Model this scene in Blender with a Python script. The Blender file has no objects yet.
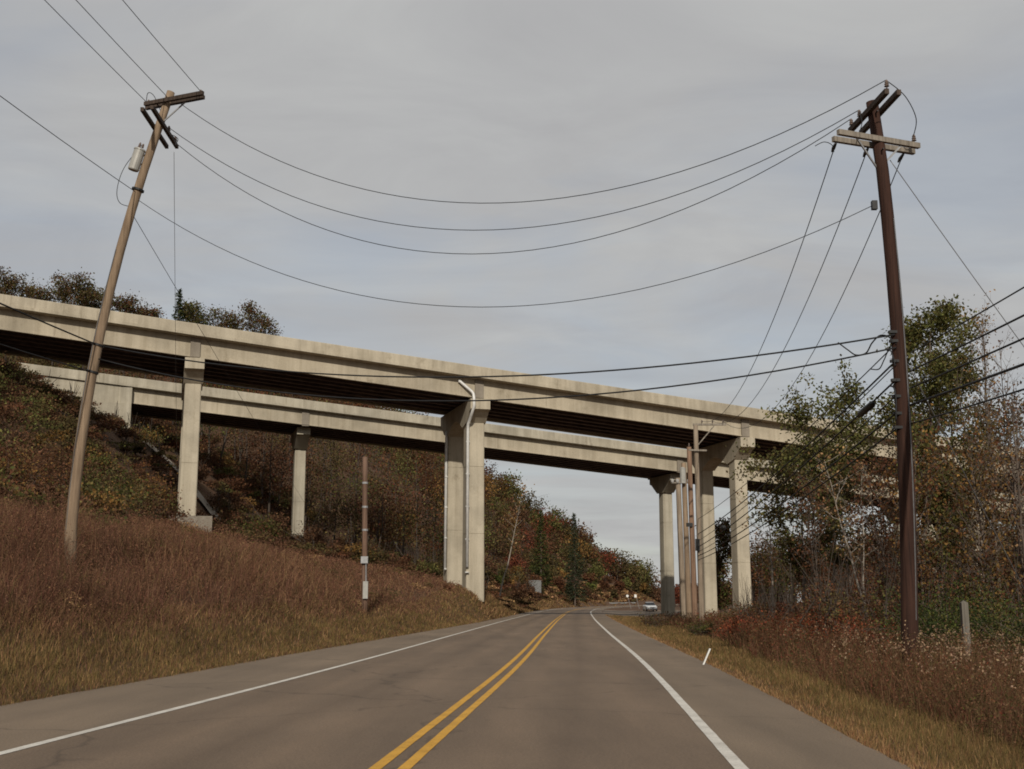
import bpy, math, random
import numpy as np
from mathutils import Vector

random.seed(7)
RNG = np.random.default_rng(11)
sc = bpy.context.scene
COL = sc.collection
PI = math.pi

# ------------------------------------------------------------------ camera model
W, HGT, F = 1024, 769, 1200.0
HOR = 602.0
CAMZ = 1.5
TH = math.atan((HOR - 384.5) / F)
CT, ST = math.cos(TH), math.sin(TH)

def ray(px, py):
    u = (px - 512) / F; v = (384.5 - py) / F
    return Vector((u, CT - v * ST, ST + v * CT))
def at(px, py, Y):                       # point seen at a pixel, Y metres ahead
    d = ray(px, py); d = d * (Y / d.y)
    return Vector((d.x, d.y, d.z + CAMZ))
def at_z(px, py, z):                     # point seen at a pixel, at height z
    d = ray(px, py); d = d * ((z - CAMZ) / d.z)
    return Vector((d.x, d.y, z))
def proj(x, y, z):
    zz = z - CAMZ
    dep = y * CT + zz * ST
    up = -y * ST + zz * CT
    return 512 + F * x / dep, 384.5 - F * up / dep

# ------------------------------------------------------------------ object helpers
def new_mesh(name, verts, faces, mat=None, parent=None, colors=None, smooth=False):
    me = bpy.data.meshes.new(name)
    me.from_pydata([tuple(v) for v in verts], [], faces)
    return link_mesh(name, me, mat, parent, colors, smooth)
def link_mesh(name, me, mat, parent, colors=None, smooth=False):
    if mat is not None: me.materials.append(mat)
    if colors is not None:
        a = me.color_attributes.new('tint', 'FLOAT_COLOR', 'POINT')
        c = np.ones((len(me.vertices), 4), np.float32); c[:, :3] = colors
        a.data.foreach_set('color', c.ravel())
    if smooth:
        me.polygons.foreach_set('use_smooth', np.ones(len(me.polygons), bool))
    o = bpy.data.objects.new(name, me)
    COL.objects.link(o)
    if parent is not None: o.parent = parent
    return o
def np_mesh(name, V, loops, starts, totals, mat, parent=None, colors=None, smooth=False):
    me = bpy.data.meshes.new(name)
    me.vertices.add(len(V)); me.vertices.foreach_set('co', np.asarray(V, np.float32).ravel())
    me.loops.add(len(loops)); me.loops.foreach_set('vertex_index', np.asarray(loops, np.int32))
    me.polygons.add(len(starts))
    me.polygons.foreach_set('loop_start', np.asarray(starts, np.int32))
    try: me.polygons.foreach_set('loop_total', np.asarray(totals, np.int32))
    except Exception: pass
    me.update(calc_edges=True)
    return link_mesh(name, me, mat, parent, colors, smooth)
def tag(o, label=None, cat=None, group=None, kind=None):
    if label: o['label'] = label
    if cat: o['category'] = cat
    if group: o['group'] = group
    if kind: o['kind'] = kind
    return o
def empty(name, loc, label, cat, group=None):
    o = bpy.data.objects.new(name, None); COL.objects.link(o)
    o.empty_display_size = .3
    o.location = loc
    return tag(o, label, cat, group)

class MB:
    """collects boxes, tubes and prisms into one mesh"""
    def __init__(s): s.v = []; s.f = []; s.org = Vector((0, 0, 0))
    def add(s, verts, faces):
        n = len(s.v); s.v += [Vector(v) for v in verts]; s.f += [tuple(i + n for i in f) for f in faces]
    def box(s, c, ax, ay, az):           # half-axes vectors
        c = Vector(c); ax = Vector(ax); ay = Vector(ay); az = Vector(az)
        P = [c + i * ax + j * ay + k * az for k in (-1, 1) for j in (-1, 1) for i in (-1, 1)]
        s.add(P, [(0, 2, 3, 1), (4, 5, 7, 6), (0, 1, 5, 4), (2, 6, 7, 3), (0, 4, 6, 2), (1, 3, 7, 5)])
    def beam(s, a, b, w, h):             # box between two points, bevel-free; w sideways, h vertical
        a = Vector(a); b = Vector(b); d = (b - a); L = d.length; d.normalize()
        side = d.cross(Vector((0, 0, 1)))
        if side.length < 1e-4: side = Vector((1, 0, 0))
        side.normalize(); up = side.cross(d).normalized()
        s.box((a + b) / 2, d * L / 2, side * w / 2, up * h / 2)
    def tube(s, pts, rad, n=8, cap=True):
        pts = [Vector(p) for p in pts]
        if not isinstance(rad, (list, tuple)): rad = [rad] * len(pts)
        base = len(s.v); ref = None
        for i, p in enumerate(pts):
            d = (pts[min(i + 1, len(pts) - 1)] - pts[max(i - 1, 0)])
            if d.length < 1e-9: d = Vector((0, 0, 1))
            d.normalize()
            if ref is None:
                ref = d.cross(Vector((0, 0, 1)))
                if ref.length < 1e-3: ref = d.cross(Vector((1, 0, 0)))
            ref = (ref - d * ref.dot(d)).normalized()
            q = d.cross(ref)
            for k in range(n):
                a = 2 * PI * k / n
                s.v.append(p + (ref * math.cos(a) + q * math.sin(a)) * rad[i])
        for i in range(len(pts) - 1):
            for k in range(n):
                k2 = (k + 1) % n
                s.f.append((base + i * n + k, base + i * n + k2, base + (i + 1) * n + k2, base + (i + 1) * n + k))
        if cap:
            s.f.append(tuple(base + k for k in range(n))[::-1])
            s.f.append(tuple(base + (len(pts) - 1) * n + k for k in range(n)))
    def build(s, name, mat, parent=None, smooth=False, org=None):
        o = Vector((0, 0, 0))
        if org is not None: o = Vector(org)
        elif parent is not None:
            p = parent
            while p is not None: o = o + Vector(p.location); p = p.parent
        ob = new_mesh(name, [v - o for v in s.v], s.f, mat, parent, smooth=smooth)
        if parent is None and org is not None: ob.location = o
        return ob

# ------------------------------------------------------------------ materials
def mat(name, rough=.85):
    m = bpy.data.materials.new(name); m.use_nodes = True
    nt = m.node_tree; b = nt.nodes['Principled BSDF']
    b.inputs['Roughness'].default_value = rough
    b.inputs['Specular IOR Level'].default_value = .25
    return m, nt, b
def N(nt, t, **kw):
    n = nt.nodes.new(t)
    for k, v in kw.items(): setattr(n, k, v)
    return n
def noise(nt, scale, detail=5, rough=.6, coord='Object', sx=(1, 1, 1)):
    tc = N(nt, 'ShaderNodeTexCoord'); mp = N(nt, 'ShaderNodeMapping'); mp.inputs['Scale'].default_value = sx
    nz = N(nt, 'ShaderNodeTexNoise'); nz.inputs['Scale'].default_value = scale
    nz.inputs['Detail'].default_value = detail; nz.inputs['Roughness'].default_value = rough
    nt.links.new(tc.outputs[coord], mp.inputs[0]); nt.links.new(mp.outputs[0], nz.inputs['Vector'])
    return nz.outputs['Fac']
def ramp(nt, fac, stops):
    r = N(nt, 'ShaderNodeValToRGB'); e = r.color_ramp.elements
    while len(e) < len(stops): e.new(.5)
    for i, (p, c) in enumerate(stops): e[i].position = p; e[i].color = (*c, 1)
    nt.links.new(fac, r.inputs[0]); return r.outputs[0]
def mix(nt, a, b, fac, mode='MIX'):
    m = N(nt, 'ShaderNodeMix', data_type='RGBA', blend_type=mode)
    for sock, val in ((m.inputs[6], a), (m.inputs[7], b), (m.inputs[0], fac)):
        if hasattr(val, 'links'): nt.links.new(val, sock)
        elif isinstance(val, (int, float)): sock.default_value = val
        else: sock.default_value = (*val, 1)
    return m.outputs[2]
def bump(nt, b, fac, strength, dist=.02):
    n = N(nt, 'ShaderNodeBump'); n.inputs['Strength'].default_value = strength; n.inputs['Distance'].default_value = dist
    nt.links.new(fac, n.inputs['Height']); nt.links.new(n.outputs[0], b.inputs['Normal'])

def simple(name, c, rough=.8, metal=0, var=.25, scale=6, sx=(1, 1, 1)):
    m, nt, b = mat(name, rough); b.inputs['Metallic'].default_value = metal
    f = noise(nt, scale, sx=sx)
    d = tuple(x * (1 - var) for x in c); l = tuple(min(1, x * (1 + var)) for x in c)
    nt.links.new(ramp(nt, f, [(.3, d), (.7, l)]), b.inputs['Base Color'])
    return m
def concrete(name, c, stain=.5):
    m, nt, b = mat(name, .9)
    big = noise(nt, .25, 6); strk = noise(nt, 1.0, 5, .65, sx=(1.3, 1.3, .06)); fine = noise(nt, 9, 4)
    d = tuple(x * .72 for x in c); l = tuple(x * 1.12 for x in c)
    c1 = ramp(nt, big, [(.3, d), (.55, c), (.75, l)])
    s1 = ramp(nt, strk, [(.38, (stain, stain * .97, stain * .92)), (.6, (1, 1, 1))])
    c2 = mix(nt, c1, s1, .6, 'MULTIPLY')
    s2 = ramp(nt, fine, [(.3, (.85, .85, .85)), (.7, (1.05, 1.05, 1.05))])
    c2 = mix(nt, c2, s2, .7, 'MULTIPLY')
    runs = noise(nt, 1.0, 3, .5, sx=(2.6, 2.6, .025)); blot = noise(nt, .55, 5, .7)
    c2 = mix(nt, c2, ramp(nt, runs, [(.30, (.5, .47, .43)), (.38, (1, 1, 1))]), .4, 'MULTIPLY')
    c2 = mix(nt, c2, ramp(nt, blot, [(.28, (.55, .52, .47)), (.4, (1, 1, 1))]), .5, 'MULTIPLY')
    nt.links.new(c2, b.inputs['Base Color'])
    bump(nt, b, fine, .2, .02)
    return m
def wood(name, d, l, rough=.85):
    m, nt, b = mat(name, rough)
    g = noise(nt, 2.2, 7, .7, sx=(6, 6, .22)); p = noise(nt, .5, 3)
    c1 = ramp(nt, g, [(.33, d), (.66, l)])
    c2 = ramp(nt, p, [(.3, (.7, .68, .66)), (.7, (1.1, 1.1, 1.1))])
    nt.links.new(mix(nt, c1, c2, .8, 'MULTIPLY'), b.inputs['Base Color'])
    bump(nt, b, g, .5, .02)
    return m
def leafmat(name, trans=.25, rough=.75):
    m, nt, b = mat(name, rough)
    a = N(nt, 'ShaderNodeAttribute', attribute_name='tint')
    nt.links.new(a.outputs['Color'], b.inputs['Base Color'])
    b.inputs['Specular IOR Level'].default_value = .1
    t = N(nt, 'ShaderNodeBsdfTranslucent'); nt.links.new(a.outputs['Color'], t.inputs[0])
    ms = N(nt, 'ShaderNodeMixShader'); ms.inputs[0].default_value = trans
    nt.links.new(b.outputs[0], ms.inputs[1]); nt.links.new(t.outputs[0], ms.inputs[2])
    nt.links.new(ms.outputs[0], nt.nodes['Material Output'].inputs[0])
    return m

M = {}
M['conc'] = concrete('bridge_concrete', (.45, .395, .30), .64)
M['conc_far'] = concrete('bridge_concrete_far', (.42, .378, .295), .64)
M['conc_pad'] = concrete('footing_concrete', (.26, .225, .18), .6)
M['girder'] = concrete('fascia_girder_paint', (.45, .392, .295), .7)
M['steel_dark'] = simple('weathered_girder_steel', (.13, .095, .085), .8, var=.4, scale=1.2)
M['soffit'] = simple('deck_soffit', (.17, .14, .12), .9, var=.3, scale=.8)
M['pipe'] = simple('drain_pipe_metal', (.62, .61, .58), .5, .1, .15, 2)
M['wood_red'] = wood('creosote_pole_wood', (.016, .007, .005), (.062, .028, .018))
M['wood_tan'] = wood('tan_pole_wood', (.15, .105, .068), (.33, .24, .16))
M['wood_grey'] = wood('grey_pole_wood', (.16, .125, .09), (.34, .27, .20))
M['wood_fox'] = wood('foxy_pole_wood', (.12, .07, .045), (.30, .19, .125))
M['wood_rust'] = wood('rusty_pole_wood', (.085, .05, .035), (.21, .13, .09))
M['arm_dark'] = wood('dark_crossarm_wood', (.03, .022, .017), (.09, .065, .05))
M['arm_grey'] = wood('weathered_crossarm_wood', (.15, .13, .105), (.32, .28, .23))
M['metal'] = simple('grey_metal', (.30, .30, .30), .5, .3, .2, 8)
M['tank'] = simple('transformer_paint', (.34, .33, .30), .45, .1, .15, 4)
M['hw'] = simple('dark_hardware', (.03, .03, .03), .5, .4)
M['ins'] = simple('insulator_porcelain', (.16, .12, .10), .25, 0, .2)
M['ins_pale'] = simple('pale_insulator', (.36, .35, .33), .4, 0, .1)
M['wire'] = simple('wire_black', (.016, .016, .017), .6)
M['guy'] = simple('guy_strand', (.20, .20, .20), .5, .5)
M['white'] = simple('white_plastic', (.72, .72, .68), .5, 0, .1)
M['post'] = wood('grey_post_wood', (.085, .075, .062), (.20, .18, .15))
M['signback'] = simple('sign_back_metal', (.17, .17, .165), .5, .2, .15, 5)
M['car'] = simple('silver_car_paint', (.72, .73, .73), .3, .3, .04, 3)
M['glass'] = simple('car_glass', (.02, .022, .025), .08)
M['tyre'] = simple('tyre_rubber', (.02, .02, .02), .8)
M['lamp'] = simple('headlamp_glass', (.75, .75, .7), .2)
M['rail'] = simple('galvanised_rail', (.5, .49, .46), .5, .2)
M['bark'] = wood('tree_bark', (.06, .045, .036), (.18, .14, .11))
M['bark_pale'] = wood('pale_tree_bark', (.2, .17, .14), (.42, .37, .31))
M['leaf'] = leafmat('leaves')
M['dry'] = leafmat('dry_brush', .15, .9)

# asphalt
def asphalt(name, base, tracks=False):
    m, nt, b = mat(name, .82)
    b.inputs['Specular IOR Level'].default_value = .35
    ag = noise(nt, 38, 4, .8); mid = noise(nt, .9, 5, .6, sx=(1, .12, 1)); big = noise(nt, .16, 4, .6)
    c0 = tuple(x * .8 for x in base); c1 = tuple(x * 1.16 for x in base)
    c = ramp(nt, mid, [(.3, c0), (.7, c1)])
    c = mix(nt, c, ramp(nt, big, [(.3, (.86, .86, .86)), (.7, (1.08, 1.08, 1.08))]), 1, 'MULTIPLY')
    c = mix(nt, c, ramp(nt, ag, [(.3, (.5, .5, .5)), (.5, (1, 1, 1)), (.72, (1.5, 1.46, 1.4))]), .85, 'MULTIPLY')
    # thin sealed cracks
    tc = N(nt, 'ShaderNodeTexCoord'); nz = N(nt, 'ShaderNodeTexNoise'); nz.inputs['Scale'].default_value = 1.2
    nt.links.new(tc.outputs['Object'], nz.inputs['Vector'])
    ad = N(nt, 'ShaderNodeVectorMath', operation='MULTIPLY_ADD'); ad.inputs[1].default_value = (1.1, 1.1, 0)
    nt.links.new(nz.outputs['Color'], ad.inputs[0]); nt.links.new(tc.outputs['Object'], ad.inputs[2])
    vo = N(nt, 'ShaderNodeTexVoronoi', feature='DISTANCE_TO_EDGE'); vo.inputs['Scale'].default_value = .16
    nt.links.new(ad.outputs[0], vo.inputs['Vector'])
    cr = ramp(nt, vo.outputs[0], [(0, (.45, .44, .43)), (.0035, (.6, .6, .6)), (.006, (1, 1, 1))])
    c = mix(nt, c, cr, .55, 'MULTIPLY')
    if tracks:                           # oil drip lines and wheel-polished tracks, laid along the lanes
        uv = N(nt, 'ShaderNodeUVMap'); se = N(nt, 'ShaderNodeSeparateXYZ'); nt.links.new(uv.outputs[0], se.inputs[0])
        st = []
        for cl in (.285, .775):
            st += [(cl - .17, (.98, .98, .98)), (cl - .105, (1.12, 1.11, 1.1)), (cl - .05, (.98, .98, .98)), (cl, (.80, .79, .78)), (cl + .05, (.98, .98, .98)), (cl + .105, (1.12, 1.11, 1.1)), (cl + .17, (.98, .98, .98))]
        c = mix(nt, c, ramp(nt, se.outputs[0], st), .85, 'MULTIPLY')
        dr = noise(nt, 2.2, 6, .75, sx=(1, .5, 1))
        c = mix(nt, c, ramp(nt, dr, [(.27, (.6, .59, .58)), (.36, (1, 1, 1))]), .6, 'MULTIPLY')
    nt.links.new(c, b.inputs['Base Color']); bump(nt, b, ag, .5, .008)
    return m
M['asphalt'] = asphalt('road_asphalt', (.158, .111, .073), True)
M['shoulder'] = asphalt('shoulder_asphalt', (.178, .131, .088))
def paint(name, c):
    m, nt, b = mat(name, .7)
    f = noise(nt, 30, 6, .75); g = noise(nt, 2.5, 4, .6)
    p = ramp(nt, f, [(.30, tuple(x * .3 for x in c)), (.45, c), (1, c)])
    p = mix(nt, p, ramp(nt, g, [(.25, (.62, .6, .58)), (.6, (1, 1, 1))]), .8, 'MULTIPLY')
    nt.links.new(p, b.inputs['Base Color']); return m
M['pwhite'] = paint('white_road_paint', (.62, .585, .52))
M['pyellow'] = paint('yellow_road_paint', (.60, .32, .042))
def ground_mat():
    m, nt, b = mat('soil_and_litter', .95)
    a = noise(nt, .5, 6, .7); f = noise(nt, 7, 6, .75)
    c = ramp(nt, a, [(.3, (.072, .037, .021)), (.5, (.105, .058, .032)), (.72, (.115, .076, .037))])
    c = mix(nt, c, ramp(nt, f, [(.25, (.55, .55, .55)), (.75, (1.35, 1.3, 1.25))]), .9, 'MULTIPLY')
    nt.links.new(c, b.inputs['Base Color']); bump(nt, b, f, .8, .08); return m
M['ground'] = ground_mat()
M['gravel'] = simple('gravel', (.27, .235, .19), .95, 0, .45, 18)

# ------------------------------------------------------------------ road and terrain profile
def smooth_interp(xs, ys):
    xs = np.array(xs, float); ys = np.array(ys, float)
    h = np.diff(xs); dl_ = np.diff(ys) / h
    m = np.zeros_like(ys); m[0] = dl_[0]; m[-1] = dl_[-1]
    for i in range(1, len(xs) - 1):      # monotone-ish slopes
        m[i] = (dl_[i - 1] * h[i] + dl_[i] * h[i - 1]) / (h[i] + h[i - 1])
    def fn(x):
        x = np.asarray(x, float)
        i = np.clip(np.searchsorted(xs, x) - 1, 0, len(xs) - 2)
        t = (x - xs[i]) / h[i]
        lo = x < xs[0]; hi = x > xs[-1]
        t2 = np.clip(t, 0, 1)
        r = ((2 * t2**3 - 3 * t2**2 + 1) * ys[i] + (t2**3 - 2 * t2**2 + t2) * h[i] * m[i]
             + (-2 * t2**3 + 3 * t2**2) * ys[i + 1] + (t2**3 - t2**2) * h[i] * m[i + 1])
        r = np.where(lo, ys[0] + (x - xs[0]) * m[0], r)
        r = np.where(hi, ys[-1] + (x - xs[-1]) * m[-1], r)
        return r
    return fn
RX = smooth_interp([-60, 10.8, 26.5, 60, 112, 198, 235, 280, 350, 450, 800], [-2.4, 2.05, 3.05, 4.75, 7.5, 13.1, 16.6, 23.5, 39, 70, 200])  # right edge line
def ZR(Y):
    return np.interp(Y, [-100, 60, 120, 198, 280, 350, 450, 600, 700, 5000], [0, 0, .04, .16, .32, .5, .75, .7, -.5, -1.0])
WR, WL = 3.2, 4.08                        # lane widths right and left of the yellow line
SR, SL = 1.55, 2.75                       # shoulders
def CX(Y): return RX(Y) - WR
def SLY(Y): return np.interp(Y, [35, 90], [SL, 1.5])
def edge_left(Y): return CX(Y) - WL - SLY(Y)
def edge_right(Y): return RX(Y) + SR

SKY_X = [-400, 0, 100, 180, 270, 330, 400, 450, 490, 520, 560, 600, 650, 690, 740, 1500]
SKY_Y = [262, 288, 300, 312, 333, 350, 372, 408, 444, 470, 500, 530, 566, 594, 600, 600]
def skyline(px): return np.interp(px, SKY_X, SKY_Y)
PROF_D = [-1, 0, 1, 2, 3, 6.7, 12, 20, 26, 30, 36, 40, 44, 52, 60, 100, 160, 400]
PROF_Z = [0, 0, .14, .62, 1.25, 2.6, 4.1, 6.0, 7.4, 9.6, 15.3, 18.6, 20.6, 25.6, 29.5, 46, 60, 75]
def fbm(X, Y):
    return (np.sin(X * .9 + 1.3 * np.sin(Y * .37)) * np.cos(Y * .71 + np.sin(X * .31)) * .5
            + np.sin(X * 2.3 + Y * 1.1) * .2 + np.sin(X * .23 - Y * .17) * .8)
def H(X, Y):
    X = np.asarray(X, float); Y = np.asarray(Y, float)
    z0 = ZR(Y)
    dl = edge_left(Y) - X; dr = X - edge_right(Y)
    near = np.interp(dl * (1 + .55 * np.clip((Y - 168) / 60, 0, 1)), PROF_D, PROF_Z)
    kb = np.clip((Y - 80) / 20, 0, 1) * np.clip((150 - Y) / 20, 0, 1)
    near = near + kb * np.interp(dl, [0, .5, 2.0, 4, 8, 14], [0, .2, 1.35, 1.1, .6, 0])
    # ridge kept below its crest line as seen from the valley
    Yc = np.maximum(Y, 5)
    px = 512 + F * X / (Yc * 1.016)
    Ye = np.minimum(Yc, 330) - np.clip(Yc - 420, 0, 2000) * .5
    cap = CAMZ + Ye * (HOR - skyline(px)) / F * 1.0 - 9.5
    k = np.clip((Y - 150) / 40, 0, 1)
    near = near * (1 - k) + np.minimum(near, np.maximum(cap - z0, .3)) * k
    left = near + np.clip(dl - 2, 0, 4) / 4 * .18 * fbm(X, Y)
    right = -np.clip(dr / 2.2, 0, 1) * .22 + np.clip(dr - 2, 0, 4) / 4 * .12 * fbm(X, Y)
    z = z0 + np.where(dl > 0, left, np.where(dr > 0, right, 0))
    inner = (dl < .0) & (dr < .0)
    return np.where(inner, z0 - .07, z - .015)
def Hs(x, y): return float(H(np.array([x]), np.array([y]))[0])

def build_terrain():
    xs = np.concatenate([-np.geomspace(3000, 75, 30), np.arange(-70, 40, .55), np.geomspace(42, 3000, 40)])
    ys = np.concatenate([[-400, -150, -80], np.arange(-40, 60, .7), np.arange(60, 200, 1.2), np.geomspace(202, 4500, 70)])
    X, Y = np.meshgrid(xs, ys); Z = H(X, Y)
    V = np.stack([X, Y, Z], -1).reshape(-1, 3)
    ny, nx = X.shape
    i = np.arange(ny - 1)[:, None] * nx + np.arange(nx - 1)[None]
    q = np.stack([i, i + 1, i + nx + 1, i + nx], -1).reshape(-1, 4)
    o = np_mesh('ground', V, q.ravel(), np.arange(len(q)) * 4, np.full(len(q), 4), M['ground'], smooth=True)
    tag(o, 'brown sloping roadside ground under brush and leaf litter', None, None, 'structure')
build_terrain()

def road_strip(name, off0, off1, zoff, m, label, y0=-40, y1=640, skirt=0, wob=0):
    ys = np.concatenate([np.arange(y0, 60, .5), np.arange(60, y1, 1.5)])
    cx = CX(ys); d = np.gradient(cx, ys); nrm = np.sqrt(1 + d * d)
    z = ZR(ys) + zoff
    rows = []
    offs = list(np.linspace(off0, off1, 2))
    for k, o_ in enumerate(offs):
        if o_ == -WL - SL: o_ = -WL - SLY(ys)
        w = (RNG.random(len(ys)) - .5) * wob if wob else 0
        o2 = o_ + w + ys * 0
        rows.append(np.stack([cx + o2 / nrm, ys - o2 * d / nrm, z], 1))
    if skirt:
        a = rows[0].copy(); a[:, 2] -= skirt; a[:, 0] -= .03
        b = rows[-1].copy(); b[:, 2] -= skirt; b[:, 0] += .03
        rows = [a] + rows + [b]
    n = len(ys); V = np.concatenate(rows); f = []
    for r in range(len(rows) - 1):
        for i in range(n - 1):
            f.append((r * n + i, (r + 1) * n + i, (r + 1) * n + i + 1, r * n + i + 1))
    o = new_mesh(name, V, f, m)
    uvl = o.data.uv_layers.new(name='UVMap')
    us = np.concatenate([np.full(n, v) for v in ([0, 0, 1, 1] if skirt else [0, 1])])
    vi = np.zeros(len(o.data.loops), np.int32); o.data.loops.foreach_get('vertex_index', vi)
    uvl.data.foreach_set('uv', np.stack([us[vi], V[vi, 1] * .1], 1).astype(np.float32).ravel())
    return tag(o, label, None, None, 'structure')
road_strip('road', -WL - SL, WR + SR, 0, M['shoulder'], 'worn grey asphalt road with wide shoulders', skirt=.09, wob=.05)
road_strip('road_lanes', -WL - .05, WR + .05, .004, M['asphalt'], 'darker asphalt traffic lanes of the road')
road_strip('road_edge_line_marking', -WL - .06, -WL + .07, .009, M['pwhite'], 'solid white line along the far left shoulder', wob=.006)
road_strip('road_edge_line_marking', WR - .07, WR + .06, .009, M['pwhite'], 'solid white line along the right shoulder', wob=.006)
road_strip('road_centre_line_marking', -.19, -.075, .009, M['pyellow'], 'left stripe of the double yellow centre line', wob=.005)
road_strip('road_centre_line_marking', .075, .19, .009, M['pyellow'], 'right stripe of the double yellow centre line', wob=.005)

# side road leaving to the right at the bend
def side_road():
    ys = np.linspace(128, 214, 14); V = []; f = []
    for i, y in enumerate(ys):
        x0 = float(edge_right(y)) - .1
        L = 12 * math.sin(PI * min(1, (i + .01) / 13) * .5) if i < 13 else 12
        for k in range(9):
            x = x0 + (L + 2) * k / 8
            yy = y + 0.25 * (x - x0)
            V.append((x, yy, max(Hs(x, yy), float(ZR(yy)) - .25) + .05))
    for i in range(13):
        for k in range(8):
            a = i * 9 + k; f.append((a, a + 1, a + 10, a + 9))
    tag(new_mesh('side_road', V, f, M['shoulder']), 'grey side road leaving to the right at the bend', None, None, 'structure')
side_road()

# ------------------------------------------------------------------ bridges
AL = math.radians(16.4)
Ld = Vector((math.cos(AL), math.sin(AL), 0)); Td = Vector((-math.sin(AL), math.cos(AL), 0))
C0 = at(473, HOR, 112.0); C0.z = 0
T_COL = 2.7
ORG = C0 - Td * T_COL                     # near edge line of the near deck, s=0 at the middle bent
def B(s, t, z): return ORG + Ld * s + Td * t + Vector((0, 0, z))
def s_at(px, t):                          # s of the point on line t that projects to px (at the horizon height)
    lo, hi = -200, 400
    for _ in range(60):
        mid = (lo + hi) / 2; p = B(mid, t, 0)
        if 512 + F * p.x / (p.y * 1.016) < px: lo = mid
        else: hi = mid
    return lo
def line_on(t, p1, p2):                   # z(s) of a line on plane t through two pixels
    out = []
    for (px, py) in (p1, p2):
        lo, hi = -200, 400
        for _ in range(60):
            mid = (lo + hi) / 2; b = B(mid, t, 0); d = ray(px, py)
            if b.x - d.x / d.y * b.y < 0: lo = mid
            else: hi = mid
        b = B(lo, t, 0); d = ray(px, py)
        out.append((lo, CAMZ + d.z / d.y * b.y))
    (s1, z1), (s2, z2) = out
    g = (z2 - z1) / (s2 - s1)
    return (lambda s: z1 + g * (s - s1)), g
def sprism(mb, s0, s1, prof, zt, n=1):
    """extrude a (t, dz) profile along s, following the grade zt(s)"""
    k = len(prof); V = []; f = []
    for i in range(n + 1):
        s = s0 + (s1 - s0) * i / n
        for (t, dz) in prof: V.append(B(s, t, zt(s) + dz))
    for i in range(n):
        for j in range(k):
            j2 = (j + 1) % k
            f.append((i * k + j, (i + 1) * k + j, (i + 1) * k + j2, i * k + j2))
    f.append(tuple(range(k))); f.append(tuple(n * k + j for j in range(k))[::-1])
    mb.add(V, f)
def rect(t0, t1, z0, z1): return [(t0, z0), (t1, z0), (t1, z1), (t0, z1)]

def column(mb, s, t, ws, wt, z0, z1, taper=.07):
    """tapered rectangular column with chamfered corners and pour joints"""
    hgt = z1 - z0; lev = [0]; 
    step = 6.2
    while lev[-1] + step < hgt - 1.5: lev.append(lev[-1] + step)
    lev.append(hgt)
    for a, b in zip(lev[:-1], lev[1:]):
        b2 = b - .05 if b < hgt else b
        ring = []
        for z in (a, b2):
            k = 1 + taper * (1 - z / hgt)
            hs, ht, c = ws / 2 * k, wt / 2 * k, .07
            ring.append([(x, y, z0 + z) for x, y in ((-hs + c, -ht), (hs - c, -ht), (hs, -ht + c), (hs, ht - c), (hs - c, ht), (-hs + c, ht), (-hs, ht - c), (-hs, -ht + c))])
        V = [B(s + x, t + y, z) for r in ring for (x, y, z) in r]
        f = [(i, (i + 1) % 8, 8 + (i + 1) % 8, 8 + i) for i in range(8)] + [tuple(range(8))[::-1], tuple(range(8, 16))]
        mb.add(V, f)
        if b < hgt:
            k = 1 + taper * (1 - b / hgt) - .05
            c = B(s, t, z0 + b - .025); mb.box(c, Ld * ws / 2 * k, Td * wt / 2 * k, Vector((0, 0, .03)))

def cap_mesh(mb, s, ws, prof_bottom, ztop, t0, t1):
    V = []; n = len(prof_bottom)
    for ds in (-ws / 2, ws / 2):
        for (t, d) in prof_bottom: V.append(B(s + ds, t, ztop - d))
        for (t, d) in prof_bottom: V.append(B(s + ds, t, ztop))
    f = []
    for i in range(n - 1):
        f.append((i, i + 1, n + i + 1, n + i))
        f.append((2 * n + i + 1, 2 * n + i, 3 * n + i, 3 * n + i + 1))
        f.append((i + 1, i, 2 * n + i, 2 * n + i + 1))
        f.append((n + i, n + i + 1, 3 * n + i + 1, 3 * n + i))
    f.append((0, n, 3 * n, 2 * n)); f.append((n - 1, 2 * n + n - 1, 3 * n + n - 1, n + n - 1))
    mb.add(V, f)

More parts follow.
